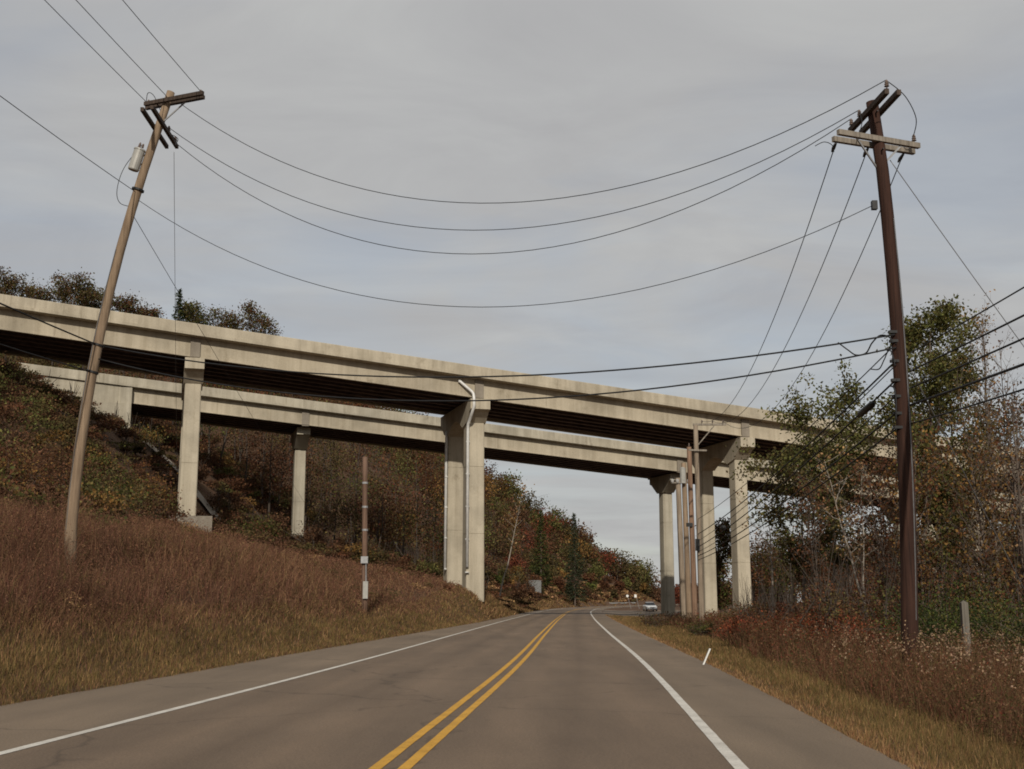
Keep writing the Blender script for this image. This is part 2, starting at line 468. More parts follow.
def bridge(label, t0, width, ptA, ptB, bents, colw, s_lo, s_hi, twin, cmat, ov=.85, gd=1.75, single_t=5.5):
    zt, g = line_on(t0, ptA, ptB)
    s_mid = 0
    loc = B(s_mid, t0 + width / 2, 0); loc.z = Hs(loc.x, loc.y)
    root = empty('highway_bridge', loc, label, 'bridge', 'twin highway bridges over the road')
    nseg = 16
    for (ta, tb) in ((t0, t0 + .42), (t0 + width - .42, t0 + width)):
        mb = MB(); sprism(mb, s_lo, s_hi, [(ta + .0, -.82), (tb, -.82), (tb - .07, -.06), (tb - .1, 0), (ta + .1, 0), (ta + .04, -.06)] if ta == t0 else
                          [(ta, -.82), (tb, -.82), (tb - .04, -.06), (tb - .1, 0), (ta + .1, 0), (ta + .07, -.06)], zt, nseg)
        mb.build('parapet', cmat, root)
    mb = MB(); sprism(mb, s_lo, s_hi, [(t0 - .05, -1.08), (t0 + ov, -1.12), (t0 + width - ov, -1.12), (t0 + width + .05, -1.08), (t0 + width + .05, -.823), (t0 - .05, -.823)], zt, nseg)
    mb.build('deck_slab', cmat, root)
    # fascia girders and inner girders
    zb = -1.12 - gd
    for side, (ta, tb) in (('fascia_girder', (t0 + ov, t0 + ov + .32)), ('fascia_girder', (t0 + width - ov - .32, t0 + width - ov))):
        mb = MB()
        sprism(mb, s_lo, s_hi, rect(ta + .06, tb - .06, zb + .1, -1.123), zt, nseg)
        sprism(mb, s_lo, s_hi, rect(ta - .05, tb + .05, zb, zb + .1), zt, nseg)
        mb.build(side, M['girder'], root)
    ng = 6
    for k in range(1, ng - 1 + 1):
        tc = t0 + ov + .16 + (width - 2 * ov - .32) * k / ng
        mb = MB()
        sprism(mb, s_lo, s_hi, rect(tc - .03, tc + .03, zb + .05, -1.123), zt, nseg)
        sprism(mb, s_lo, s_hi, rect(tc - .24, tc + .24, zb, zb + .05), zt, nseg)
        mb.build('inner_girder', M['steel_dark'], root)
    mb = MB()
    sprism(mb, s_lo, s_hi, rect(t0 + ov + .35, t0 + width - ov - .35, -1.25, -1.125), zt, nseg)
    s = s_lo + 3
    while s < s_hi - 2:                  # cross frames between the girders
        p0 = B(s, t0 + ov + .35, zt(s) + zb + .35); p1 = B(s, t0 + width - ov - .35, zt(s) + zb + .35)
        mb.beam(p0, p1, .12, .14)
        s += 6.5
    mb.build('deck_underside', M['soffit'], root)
    for bi, s in enumerate(bents):
        zc = zt(s) + zb - .12            # top of the cap
        p = B(s, t0 + width / 2, 0)
        pier = empty('pier', (0, 0, 0), None, None); pier.parent = root
        pier.location = (Vector((p.x, p.y, Hs(p.x, p.y)))) - Vector(root.location)
        if twin:
            tc1, tc2 = t0 + T_COL, t0 + width - T_COL
            prof = [(t0 + .35, .95), (t0 + .9, 1.15), (tc1 - .8, 2.0), (tc1 + .8, 2.35)]
            for k in range(1, 8):
                a = k / 8; tt = tc1 + .8 + (tc2 - tc1 - 1.6) * a
                prof.append((tt, 2.35 - 1.0 * math.sin(PI * a)))
            prof += [(tc2 - .8, 2.35), (tc2 + .8, 2.0), (t0 + width - .9, 1.15), (t0 + width - .35, .95)]
            cols = [(tc1, 2.0), (tc2, 2.0)]
        else:
            tc1 = t0 + single_t; w2 = 3.4
            prof = [(tc1 - w2, .8), (tc1 - w2 + .6, 1.0), (tc1 - 1.0, 2.2), (tc1 + 1.0, 2.2), (tc1 + w2 - .6, 1.0), (tc1 + w2, .8)]
            cols = [(tc1, 2.1)]
        mb = MB(); cap_mesh(mb, s, colw[bi] + .25, prof, zc, t0, t0 + width); mb.build('pier_cap', cmat, pier)
        for (tc, d) in cols:
            q = B(s, tc, 0); zg = Hs(q.x, q.y) - .6
            mb = MB(); column(mb, s, tc, colw[bi], min(1.5, colw[bi] + .1), zg, zc - d + .1); mb.build('column', cmat, pier)
        for k in range(ng + 1):          # bearing seats under each girder
            mb = MB()
            tc = t0 + ov + .16 + (width - 2 * ov - .32) * k / ng
            mb.box(B(s, tc, zc + .058), Ld * .4, Td * .22, Vector((0, 0, .058)))
            mb.build('bearing', M['conc_pad'], pier)
        for side in (t0 + ov - .04, t0 + width - ov + .04):
            mb = MB()
            mb.box(B(s, side, zt(s) + zb + 1.0), Ld * .42, Td * .08, Vector((0, 0, .98)))
            mb.build('girder_end_plate', M['conc_pad'], pier)
    return root, zt, zb

sA = s_at(193, T_COL); sR = s_at(735, T_COL)
near_bents = [sA, 0.0, sR, sR + 27.5, sR + 55]
root_n, ztn, zbn = bridge('nearer concrete highway bridge on twin column piers with white drain pipes', 0.0, 13.0, (340, 345), (680, 396.5),
                          near_bents, [1.4, 1.62, 1.3, 1.4, 1.4], sA - 24, sR + 95, True, M['conc'])
TF = 34.0
fb = [s_at(302, TF + 5.5), s_at(470, TF + 5.5), s_at(663, TF + 5.5), s_at(892, TF + 5.5)]
s_ab = s_at(138, TF + 5.5) - .5
root_f, ztf, zbf = bridge('farther parallel concrete highway bridge on single column piers with abutment', TF, 11.0, (135, 377.5), (680, 448.5),
                          fb + [fb[3] + 31, fb[3] + 60], [1.3] * 6, s_ab - 22, fb[3] + 92, False, M['conc_far'], .7, 1.75)
# abutments
def abutment(root, t0, width, zt, zb, s1, depth_s, drop):
    mb = MB(); z1 = zt(s1)
    c = B(s1 - depth_s / 2, t0 + width / 2, z1 + zb - .14 - drop / 2)
    mb.box(c, Ld * depth_s / 2, Td * (width / 2 + .15), Vector((0, 0, drop / 2)))
    mb.build('abutment', M['conc_far'], root)
    mb = MB()
    sprism(mb, s1 - depth_s, s1 - 1.2, rect(t0 + .25, t0 + .6, zb - drop, -1.13), zt, 6)
    mb.box(B(s1 - .6, t0 + .35, z1 + zb / 2 - .6 - drop / 2), Ld * .62, Td * .42, Vector((0, 0, (-zb - 1.2 + drop) / 2)))
    mb.build('wing_wall', M['conc_far'], root)
abutment(root_f, TF, 11.0, ztf, zbf, s_ab, 22, 6.5)
abutment(root_n, 0, 13.0, ztn, zbn, sA - 20, 4, 8)
# footings of the left piers
for root, s, t in ((root_n, sA, T_COL), (root_f, fb[0], TF + 5.5)):
    q = B(s, t, 0); zg = Hs(q.x, q.y)
    mb = MB(); mb.box(B(s - .9, t, zg + .15), Ld * 3.0, Td * 1.6, Vector((0, 0, .8))); mb.build('footing', M['conc_pad'], root)
# drain pipes on the middle pier of the near bridge
zc = ztn(0) + zbn
def bottom_z(s, t): q = B(s, t, 0); return Hs(q.x, q.y)
mb = MB()
zf = ztn(-1.3)
mb.tube([B(-2.0, .72, zf - 1.45), B(-1.85, .66, zf - 1.55), B(-.8, .5, zf - 2.45), B(-.66, .45, zf - 2.65), B(-.64, .3, zc - .1), B(-.64, .2, zc - .8),
         B(-.76, .9, zc - 1.7), B(-.84, 1.65, zc - 2.3), B(-.84, 1.72, zc - 2.8), B(-.84, 1.68, bottom_z(-.6, 1.8) + 2.4)], .14, 10)
for k in range(5): mb.box(B(-.84, 1.76, zc - 4 - 3 * k), Ld * .17, Td * .13, Vector((0, 0, .05)))
mb.build('drain_pipe', M['pipe'], root_n, True)
mb = MB()
tt = 13 - T_COL
mb.tube([B(-.98, tt - .5, zc - 1.9), B(-.98, tt - .5, zc - 2.5), B(-1.0, tt - .5, bottom_z(-1, tt) + 1.4)], .14, 10)
for k in range(5): mb.box(B(-.95, tt - .5, zc - 3.5 - 3 * k), Ld * .15, Td * .17, Vector((0, 0, .05)))
mb.build('drain_pipe', M['pipe'], root_n, True)

# grey drainage strip running down the slope under the bridges
def strip(name, label, pts, w, m, lift=.12):
    V = []; f = []
    for i, (x, y) in enumerate(pts):
        a = Vector(pts[max(i - 1, 0)]); b = Vector(pts[min(i + 1, len(pts) - 1)]); d = (b - a).normalized(); n = Vector((-d.y, d.x))
        for k in (-1, -.35, .35, 1):
            X, Y = x + n.x * w / 2 * k, y + n.y * w / 2 * k
            V.append((X, Y, Hs(X, Y) + lift + (.1 if abs(k) == 1 else 0)))
    for i in range(len(pts) - 1):
        for k in range(3): f.append((i * 4 + k, i * 4 + k + 1, i * 4 + 5 + k, i * 4 + 4 + k))
    return tag(new_mesh(name, V, f, m), label, None, None, 'structure')
p0 = B(s_ab + 1.5, TF - 4, 0); p1 = B(sA + 12, 16, 0)
strip('gravel_path', 'pale gravel drainage path down the slope between the bridges',
      [(p0.x + (p1.x - p0.x) * a, p0.y + (p1.y - p0.y) * a + .6 * math.sin(a * 7)) for a in np.linspace(0, 1, 60)], 2.3, M['gravel'], .3)

# ------------------------------------------------------------------ foliage helpers
def pal(cols, n, var=.25, rng=RNG):
    c = np.array(cols)[rng.integers(0, len(cols), n)] * np.array([1.34, 1.12, .92])
    return np.clip(c * (1 + (rng.random((n, 1)) - .5) * 2 * var) * (1 + (rng.random((n, 3)) - .5) * .12), .004, 1)
def leaf_quads(P, size, rng=RNG, flat=.0, asp=.62):
    n = len(P); s = (size * (.6 + .8 * rng.random(n)))[:, None]
    nrm = rng.normal(size=(n, 3)); nrm[:, 2] += flat; nrm /= np.linalg.norm(nrm, axis=1)[:, None] + 1e-9
    a = rng.normal(size=(n, 3)); a -= nrm * (a * nrm).sum(1)[:, None]; a /= np.linalg.norm(a, axis=1)[:, None] + 1e-9
    b = np.cross(nrm, a)
    V = np.stack([P - a * s * .5, P - b * s * .5 * asp + nrm * s * .08, P + a * s * .5, P + b * s * .5 * asp + nrm * s * .08], 1)
    return V.reshape(-1, 3)
def leaf_obj(name, P, size, cols, m, parent=None, **kw):
    V = leaf_quads(P, size, **kw); n = len(P)
    return np_mesh(name, V, np.arange(4 * n), np.arange(n) * 4, np.full(n, 4), m, parent, np.repeat(cols, 4, 0))
def blades(name, P, Lh, wid, lean, cols, m, parent=None, rng=RNG, droop=.35):
    """thin bent stems / grass blades, 5 vertices each"""
    n = len(P); az = rng.random(n) * 2 * PI; ln = np.abs(rng.normal(size=n)) * lean
    d = np.stack([np.cos(az) * np.sin(ln), np.sin(az) * np.sin(ln), np.cos(ln)], 1)
    az2 = rng.random(n) * 2 * PI
    side = np.stack([np.cos(az2), np.sin(az2), np.zeros(n)], 1) * (wid / 2)[:, None]
    mid = P + d * (Lh * .55)[:, None]
    d2 = d + np.stack([np.cos(az), np.sin(az), -np.full(n, .4)], 1) * droop * rng.random((n, 1)); d2 /= np.linalg.norm(d2, axis=1)[:, None]
    tip = mid + d2 * (Lh * .45)[:, None]
    V = np.stack([P - side, P + side, mid + side * .7, mid - side * .7, tip], 1).reshape(-1, 3)
    b = np.arange(n)[:, None] * 5
    L = np.concatenate([b + np.array([0, 1, 2, 3]), b + np.array([3, 2, 4])], 1).ravel()
    st = (np.arange(n)[:, None] * 7 + np.array([0, 4])).ravel(); to = np.tile([4, 3], n)
    return np_mesh(name, V, L, st, to, m, parent, np.repeat(cols, 5, 0))

def branch_tree(rng, height, r0, crown_from, spread, nbr, lean=(0, 0), up=.6, sub=4, wob=.04, forks=1):
    """tapered trunk with limbs and twigs -> (MB, tip positions, tip weights); base at origin"""
    mb = MB(); tips = []
    for fk in range(forks):
        fx = (rng.random() - .5) * .35 * (fk > 0); fy = (rng.random() - .5) * .35 * (fk > 0)
        hh = height * (1 - .18 * fk * rng.random())
        n = 9; tp = []
        ox = oy = 0
        for i in range(n):
            a = i / (n - 1)
            ox += rng.normal() * wob * hh / n; oy += rng.normal() * wob * hh / n
            tp.append(Vector((lean[0] * a * hh + fx * a * hh * .6 + ox, lean[1] * a * hh + fy * a * hh * .6 + oy, a * hh - (.3 if i == 0 else 0))))
        mb.tube(tp, [r0 * (1.25 if i == 0 else 1 - .9 * i / (n - 1)) for i in range(n)], 7, False)
        for k in range(nbr):
            a = crown_from + (1 - crown_from) * (k + rng.random()) / nbr
            a = min(a, .985); j = a * (n - 1); i0 = int(j); p = tp[i0].lerp(tp[min(i0 + 1, n - 1)], j - i0)
            az = k * 2.4 + rng.random() * 1.2
            shape = math.sin(PI * min(1, (1 - a) / (1 - crown_from) * .8 + .2)) ** .7
            L = spread * shape * (.65 + .6 * rng.random())
            d = Vector((math.cos(az), math.sin(az), up * (.5 + rng.random()))).normalized()
            pts = [p]; q = p.copy()
            for m_ in range(3):
                d = (d + Vector((rng.normal() * .18, rng.normal() * .18, .12 + rng.normal() * .1))).normalized()
                q = q + d * L / 3; pts.append(q.copy())
            rb = max(.008, r0 * .42 * (1 - a) + .012)
            mb.tube(pts, [rb, rb * .7, rb * .45, rb * .18], 5, False)
            for s_ in range(sub):
                b = .3 + .7 * rng.random(); jj = b * 3; i1 = min(int(jj), 2); sp = pts[i1].lerp(pts[i1 + 1], jj - i1)
                dd = (d + Vector((rng.normal(), rng.normal(), .35 + rng.normal() * .5)) * .8).normalized()
                e = sp + dd * L * (.25 + .3 * rng.random())
                m2 = sp.lerp(e, .5) + Vector((rng.normal(), rng.normal(), rng.normal())) * .04 * L
                mb.tube([sp, m2, e], [rb * .4, rb * .28, rb * .1], 3, False)
                tips.append(e); tips.append(m2)
            tips.append(pts[-1])
    return mb, np.array([tuple(t) for t in tips])

def make_tree(name, label, cat, base, height, r0, crown_from, spread, nbr, nleaf, lsize, cols, bark, lean=(0, 0), up=.6, sub=4, seed=0, group=None, wob=.04, forks=1, clump=.45, var=.3):
    rng = np.random.default_rng(seed)
    root = empty(name, base, label, cat, group)
    mb, tips = branch_tree(rng, height, r0, crown_from, spread, nbr, lean, up, sub, wob, forks)
    tr = new_mesh('trunk', mb.v, mb.f, bark, root, smooth=True)
    if nleaf:
        keep = tips[rng.random(len(tips)) < .8]
        idx = rng.integers(0, len(keep), nleaf)
        P = keep[idx] + rng.normal(size=(nleaf, 3)) * clump * np.array([1, 1, .75])
        tone = .7 + .6 * rng.random(len(keep))
        c = pal(cols, nleaf, var, rng) * tone[idx][:, None]
        leaf_obj('crown', P, lsize, c, M['leaf'], root, rng=rng)
    return root

def make_conifer(name, label, base, height, spread, cols, seed, group=None):
    rng = np.random.default_rng(seed)
    root = empty(name, base, label, 'conifer', group)
    mb = MB(); mb.tube([(0, 0, -.3), (0.05, 0, height * .5), (0, 0, height)], [.2, .12, .02], 6)
    P = []
    for k in range(int(height * 8)):
        a = .08 + .92 * k / (height * 8); z = a * height; R = spread * (1 - a) ** .8 * (.6 + .5 * rng.random()) + .12
        az = k * 2.4 + rng.random(); tip = Vector((math.cos(az) * R, math.sin(az) * R, z - .15 * R + .2 * rng.random()))
        mb.tube([(0, 0, z), tip], [.03, .008], 3, False)
        m = max(14, int(70 * R / spread))
        u = rng.random(m) ** .6
        pp = np.array([0, 0, z])[None] * (1 - u[:, None]) + np.array(tip)[None] * u[:, None] + rng.normal(size=(m, 3)) * np.array([.18, .18, .1])
        P.append(pp)
    new_mesh('trunk', mb.v, mb.f, M['bark'], root)
    P = np.concatenate(P)
    leaf_obj('crown', P, .42, pal(cols, len(P), .35, rng), M['leaf'], root, rng=rng, flat=1.0, asp=.35)
    return root

def make_shrub(name, label, base, r, h, nleaf, lsize, cols, seed, nst=14, cat='shrub', group=None, hollow=.5):
    rng = np.random.default_rng(seed)
    root = empty(name, base, label, cat, group)
    mb = MB(); tips = []
    for k in range(nst):
        az = rng.random() * 2 * PI; q = rng.random() ** .5 * r
        e = Vector((math.cos(az) * q, math.sin(az) * q, h * (.6 + .4 * rng.random()) * (1 - .4 * (q / r) ** 2)))
        b = Vector((e.x * .25, e.y * .25, -.1)); m_ = b.lerp(e, .5) + Vector((rng.normal() * .1 * r, rng.normal() * .1 * r, 0))
        mb.tube([b, m_, e], [.022, .015, .005], 4, False)
        for s_ in range(4):
            sp = m_.lerp(e, rng.random()); ee = sp + Vector((rng.normal() * .3 * r, rng.normal() * .3 * r, abs(rng.normal()) * .2 * h))
            mb.tube([sp, ee], [.008, .003], 3, False); tips.append(ee)
        tips += [e, m_.lerp(e, .6)]
    new_mesh('stems', mb.v, mb.f, M['bark'], root)
    tips = np.array([tuple(t) for t in tips]); idx = rng.integers(0, len(tips), nleaf)
    P = tips[idx] + rng.normal(size=(nleaf, 3)) * np.array([.2 * r, .2 * r, .14 * h])
    P[:, 2] = np.maximum(P[:, 2], .03)
    tone = .7 + .6 * rng.random(len(tips))
    leaf_obj('foliage', P, lsize, pal(cols, nleaf, .3, rng) * tone[idx][:, None], M['leaf'], root, rng=rng)
    return root

RUST = [(.088, .042, .026), (.074, .040, .026), (.062, .034, .022), (.105, .058, .032)]
BROWN = [(.080, .047, .030), (.066, .038, .026), (.098, .062, .038), (.056, .036, .026)]
OLIVE = [(.070, .064, .031), (.054, .053, .027), (.086, .076, .034), (.060, .048, .027)]
RED = [(.112, .034, .023), (.085, .031, .022), (.125, .048, .028), (.066, .029, .021)]
GOLD = [(.155, .10, .036), (.125, .083, .032), (.18, .12, .045), (.10, .07, .03)]
GREEN = [(.05, .07, .02), (.038, .055, .018), (.07, .085, .026)]
DKGREEN = [(.02, .034, .014), (.026, .042, .017), (.034, .05, .02)]
SUMAC = [(.175, .052, .031), (.14, .046, .029), (.20, .074, .037), (.115, .046, .03)]
YGREEN = [(.080, .096, .036), (.062, .078, .03), (.10, .112, .042), (.075, .070, .03)]
MAUVE = [(.112, .059, .044), (.118, .072, .053), (.076, .046, .036), (.135, .09, .062), (.104, .057, .048)]
TAN = [(.22, .155, .09), (.26, .19, .11), (.17, .12, .07)]
GRASS = [(.118, .095, .042), (.09, .08, .036), (.14, .108, .054), (.07, .066, .032), (.115, .078, .046)]

# ------------------------------------------------------------------ roadside grass and brush (nobody could count it)
def sample_left(n, d0, d1, y0, y1, pw=1.6):
    u = RNG.random(n); k = 1 - pw
    Y = (y0 ** k + u * (y1 ** k - y0 ** k)) ** (1 / k)
    D = d0 + (d1 - d0) * RNG.random(n)
    return edge_left(Y) - D, Y
def sample_right(n, d0, d1, y0, y1, pw=1.6):
    u = RNG.random(n); k = 1 - pw
    Y = (y0 ** k + u * (y1 ** k - y0 ** k)) ** (1 / k)
    return edge_right(Y) + d0 + (d1 - d0) * RNG.random(n), Y
def pts(X, Y, dz=-.02): return np.stack([X, Y, H(X, Y) + dz], 1)
def visible(X, Y, m=60):
    px = 512 + F * X / (np.maximum(Y, 1) * 1.016)
    return (px > -m) & (px < 1024 + m)
def patch(X, Y, s=1.0, ph=0.0):
    return .5 + .5 * np.sin(X * .8 * s + 1.7 * np.sin(Y * .33 * s + ph)) * np.cos(Y * .41 * s + 1.1 * np.sin(X * .5 * s + ph))

# short grass, left verge
X, Y = sample_left(95000, -.12, 3.4, 13, 150, 1.5); k = visible(X, Y); X, Y = X[k], Y[k]
pt = patch(X, Y, 1.4); n = len(X); DL = edge_left(Y) - X
c = pal(GRASS, n, .3) * (.75 + .5 * pt)[:, None]; br = (RNG.random(n) < .22 + .3 * (DL > 2.2)); c[br] = pal(MAUVE + TAN, br.sum(), .3)
ln = (.08 + .17 * RNG.random(n)) * (.55 + .45 * np.clip(DL, 0, 1.5)) + .06 * pt
o = blades('grass', pts(X, Y), ln, np.maximum(.008, Y * .00055), .6, c, M['dry'])
tag(o, 'yellowing short grass on the verge along the left shoulder', 'grass', None, 'stuff')
# short grass, right verge
X, Y = sample_right(110000, -.12, 3.7, 9, 140, 1.5); k = visible(X, Y); X, Y = X[k], Y[k]
pt = patch(X, Y, 1.7, 2.); n = len(X); DR = X - edge_right(Y)
c = pal(GRASS, n, .3) * (.8 + .4 * pt)[:, None]; br = RNG.random(n) < np.clip(.8 - DR * 1.1, .12, 1); c[br] = pal(TAN + [(.15, .085, .05)], br.sum(), .3)
ln = (.05 + .14 * RNG.random(n)) * (.45 + .55 * np.clip(DR, 0, 1.2)) + .05 * pt
o = blades('grass', pts(X, Y), ln, np.maximum(.007, Y * .00055), .65, c, M['dry'])
tag(o, 'yellow green mown grass on the verge along the right shoulder', 'grass', None, 'stuff')

# rough grass on the bank along the bend
X, Y = sample_left(60000, -.1, 13, 105, 420, 1.25); k = visible(X, Y, 10); X, Y = X[k], Y[k]
n = len(X); c = pal(TAN + GRASS + BROWN, n, .3)
o = blades('grass', pts(X, Y, -.04), .25 + .35 * RNG.random(n), Y * .0007, .6, c, M['dry'])
tag(o, 'rough tan grass on the bank around the far bend', 'grass', None, 'stuff')

# tall brown brush on the left bank
def left_brush():
    X, Y = sample_left(270000, 1.9, 27, 15, 135, 1.7); k = visible(X, Y, 40) & (edge_left(Y) - X > 2.3 + 1.1 * (patch(X, Y, 1.9, 2.5) - .5)); X, Y = X[k], Y[k]
    q = B(0, 0, 0)
    n = len(X); pt = patch(X, Y, .6); p2 = patch(X, Y, 2.3, 1.)
    DL = edge_left(Y) - X
    keep = RNG.random(n) < .35 + .65 * p2; X, Y, pt, p2, DL = X[keep], Y[keep], pt[keep], p2[keep], DL[keep]; n = len(X)
    hgt = (.4 + 1.0 * RNG.random(n) ** 1.5) * (.5 + .8 * pt) * np.clip(.35 + (DL - 2.3) * .4, .3, 1.15) * (1 + .35 * np.exp(-((DL - 6) / 3) ** 2)) * (.8 + .4 * p2)
    far = np.clip((Y - 55) / 30, 0, 1)
    hgt *= 1 - .5 * far
    c = pal(MAUVE, n, .32); t = RNG.random(n) < .06 + .5 * np.clip((Y - 34) / 22, 0, 1) * (.5 + .5 * p2); c[t] = pal([(.15, .105, .064), (.12, .088, .05), (.18, .13, .08)], t.sum(), .3)
    g = RNG.random(n) < .22 * patch(X, Y, 1.5, 5.); c[g] = pal(OLIVE + BROWN, g.sum(), .3)
    c *= (.66 + .6 * patch(X, Y, 1.1, 3.))[:, None]
    o = blades('dry_brush', pts(X, Y, -.05), hgt, np.maximum(.006, Y * .0005), .55, c, M['dry'], droop=.8)
    tag(o, 'tall mauve brown dry brush covering the left bank', 'brush', None, 'stuff')
    # fine seed heads / twigs haze
    m = int(n * 2.4); idx = RNG.integers(0, n, m)
    P = pts(X[idx], Y[idx]); P[:, 2] += hgt[idx] * (.3 + .78 * RNG.random(m)); P[:, :2] += RNG.normal(size=(m, 2)) * .2
    o2 = leaf_obj('dry_brush', P, np.maximum(.026, Y[idx] * .0011), pal(MAUVE + [(.15, .09, .06)], m, .35), M['dry'])
    tag(o2, 'fine withered seed heads and leaves over the left bank brush', 'brush', None, 'stuff')
left_brush()
def left_weeds():                        # leafy green, olive and rust weed clumps scattered through the dry brush
    nc = 150; X, Y = sample_left(nc, 2.6, 24, 17, 110, 1.4); k = visible(X, Y, 20); X, Y = X[k], Y[k]; nc = len(X)
    rep = 240; idx = np.repeat(np.arange(nc), rep); r = (.25 + .55 * RNG.random(nc))[idx]; hh = (.35 + .7 * RNG.random(nc))[idx]
    ox = RNG.normal(size=(len(idx), 2)) * r[:, None] * .6
    P = pts(X[idx] + ox[:, 0], Y[idx] + ox[:, 1]); P[:, 2] += hh * RNG.random(len(idx)) ** .7
    cs = [OLIVE, GRASS, RUST, YGREEN, TAN, BROWN]; c = np.zeros((len(idx), 3))
    for j in range(nc): c[idx == j] = pal(cs[RNG.integers(0, 6)], rep, .3)
    o = leaf_obj('weeds', P, np.maximum(.05, P[:, 1] * .0018), c, M['dry'], asp=.4)
    tag(o, 'olive and rust weed clumps scattered through the left bank brush', 'weeds', None, 'stuff')
left_weeds()

# weeds on the right: stems, withered leaves, pale flower heads
def right_brush():
    X, Y = sample_right(120000, 1.7, 15, 9.5, 95, 1.7); D0 = np.clip(1.8 + (Y - 25) * .04, 1.8, 3.2) + .5 * (patch(X, Y, 2.2, 7.) - .5); k = visible(X, Y, 60) & (X - edge_right(Y) > D0); X, Y, D0 = X[k], Y[k], D0[k]
    n = len(X); DR = X - edge_right(Y); p2 = patch(X, Y, 1.8, .5); pt = patch(X, Y, .55, 1.)
    keep = RNG.random(n) < .4 + .6 * p2; X, Y, DR, p2, pt, D0 = X[keep], Y[keep], DR[keep], p2[keep], pt[keep], D0[keep]; n = len(X)
    hgt = (.45 + .6 * RNG.random(n)) * (.6 + .4 * pt + .35 * p2) * np.clip(.6 + (DR - D0) * .9, .5, 1.15)
    BR = [(.098, .061, .041), (.076, .047, .034), (.13, .088, .057), (.075, .063, .034), (.105, .047, .034)]
    c = pal(BR, n, .35)
    g = RNG.random(n) < .15; c[g] = pal(OLIVE, g.sum(), .3)
    o = blades('weeds', pts(X, Y, -.03), hgt, np.maximum(.006, Y * .0005), .45, c, M['dry'], droop=.7)
    tag(o, 'tangled brown weed stems along the right verge', 'weeds', None, 'stuff')
    m = int(n * 3.6); idx = RNG.integers(0, n, m)
    P = pts(X[idx], Y[idx]); P[:, 2] += hgt[idx] * RNG.random(m) ** .8; P[:, :2] += RNG.normal(size=(m, 2)) * .14
    redp = patch(P[:, 0], P[:, 1], .9, 4.) ; c = pal(BR, m, .35)
    r = RNG.random(m) < .3 * redp * (P[:, 1] > 14); c[r] = pal(RED + RUST, r.sum(), .3)
    g = RNG.random(m) < .16; c[g] = pal(OLIVE + GREEN, g.sum(), .3)
    o = leaf_obj('weeds', P, np.maximum(.038, P[:, 1] * .0017), c, M['dry'], asp=.4)
    tag(o, 'withered brown and red weed leaves along the right verge', 'weeds', None, 'stuff')
    s = np.where((RNG.random(n) < .05) & (Y < 40) & (hgt > .75))[0]
    rep = 9; P = np.repeat(pts(X[s], Y[s]), rep, 0); P[:, 2] += np.repeat(hgt[s], rep) * (.86 + .2 * RNG.random(len(P))); P += RNG.normal(size=P.shape) * np.array([.035, .035, .02])
    o = leaf_obj('weeds', P, .042, pal([(.20, .16, .12), (.235, .19, .145), (.16, .12, .09)], len(P), .25), M['dry'])
    tag(o, 'pale fluffy seed heads on the weeds at right', 'weeds', None, 'stuff')
right_brush()

# ------------------------------------------------------------------ woods that read as one mass
def on_bridge(x, y, m=2.5):
    p = Vector((x, y, 0)) - ORG; t = p.dot(Td)
    return (-m < t < 13 + m) or (TF - m < t < TF + 11 + m), t
def wood_mass(name, label, trees, seed, trunks=True, smin=.18, tr=1.0):
    rng = np.random.default_rng(seed); Ps = []; Cs = []; Ss = []; mbV = []
    mb = MB()
    for (x, y, z, h, r, cols, dens) in trees:
        sz = max(smin, y * .0015)
        ncl = max(6, int(10 + 6 * rng.random())); nl = int(dens * 50)
        cc = rng.normal(size=(ncl, 3)); cc /= np.linalg.norm(cc, axis=1)[:, None]; cc *= (.35 + .6 * rng.random((ncl, 1)))
        cc = cc * np.array([r, r, h * .40]) + np.array([x, y, z + h * .58])
        nn = ncl * nl; idx = np.repeat(np.arange(ncl), nl)
        P = cc[idx] + rng.normal(size=(nn, 3)) * np.array([r * .26, r * .26, h * .085])
        P[:, 2] = np.minimum(P[:, 2], z + h * (1.0 + .02 * rng.random(nn)))
        P[:, 2] = np.maximum(P[:, 2], z + .1)
        tone = (.6 + .8 * rng.random(ncl))[idx][:, None] * (.8 + .4 * rng.random())
        Ps.append(P); Cs.append(pal(cols, nn, .3, rng) * tone); Ss.append(np.full(nn, sz))
        if trunks:
            top = Vector((x + rng.normal() * .4, y, z + h * .85))
            mb.tube([(x, y, z - .3), Vector((x, y, z)).lerp(top, .5) + Vector((rng.normal() * .25, 0, 0)), top], [(.11 + h * .006) * tr, .09 * tr, .03 * tr], 4, False)
            for q in range(4):
                a = .35 + .5 * rng.random(); b = Vector((x, y, z)).lerp(top, a)
                mb.tube([b, b + Vector((rng.normal() * r * .5, rng.normal() * r * .5, .8 + rng.random() * 1.6))], [.05 * tr, .02 * tr], 3, False)
    P = np.concatenate(Ps); C = np.concatenate(Cs); S = np.concatenate(Ss)
    V = leaf_quads(P, S, rng=rng, asp=.75); nl_ = len(P)
    tv = np.array([tuple(v) for v in mb.v]).reshape(-1, 3); nt_ = len(tv)
    loops = np.concatenate([np.arange(4 * nl_), np.array([i for f in mb.f for i in f], np.int64) + 4 * nl_])
    npoly = nl_ + len(mb.f)
    cols = np.concatenate([np.repeat(C, 4, 0), np.tile([[.10, .08, .065]], (nt_, 1))])
    o = np_mesh(name, np.concatenate([V, tv]), loops, np.arange(npoly) * 4, np.full(npoly, 4), M['leaf'], None, cols)
    return tag(o, label, 'woodland', None, 'stuff')

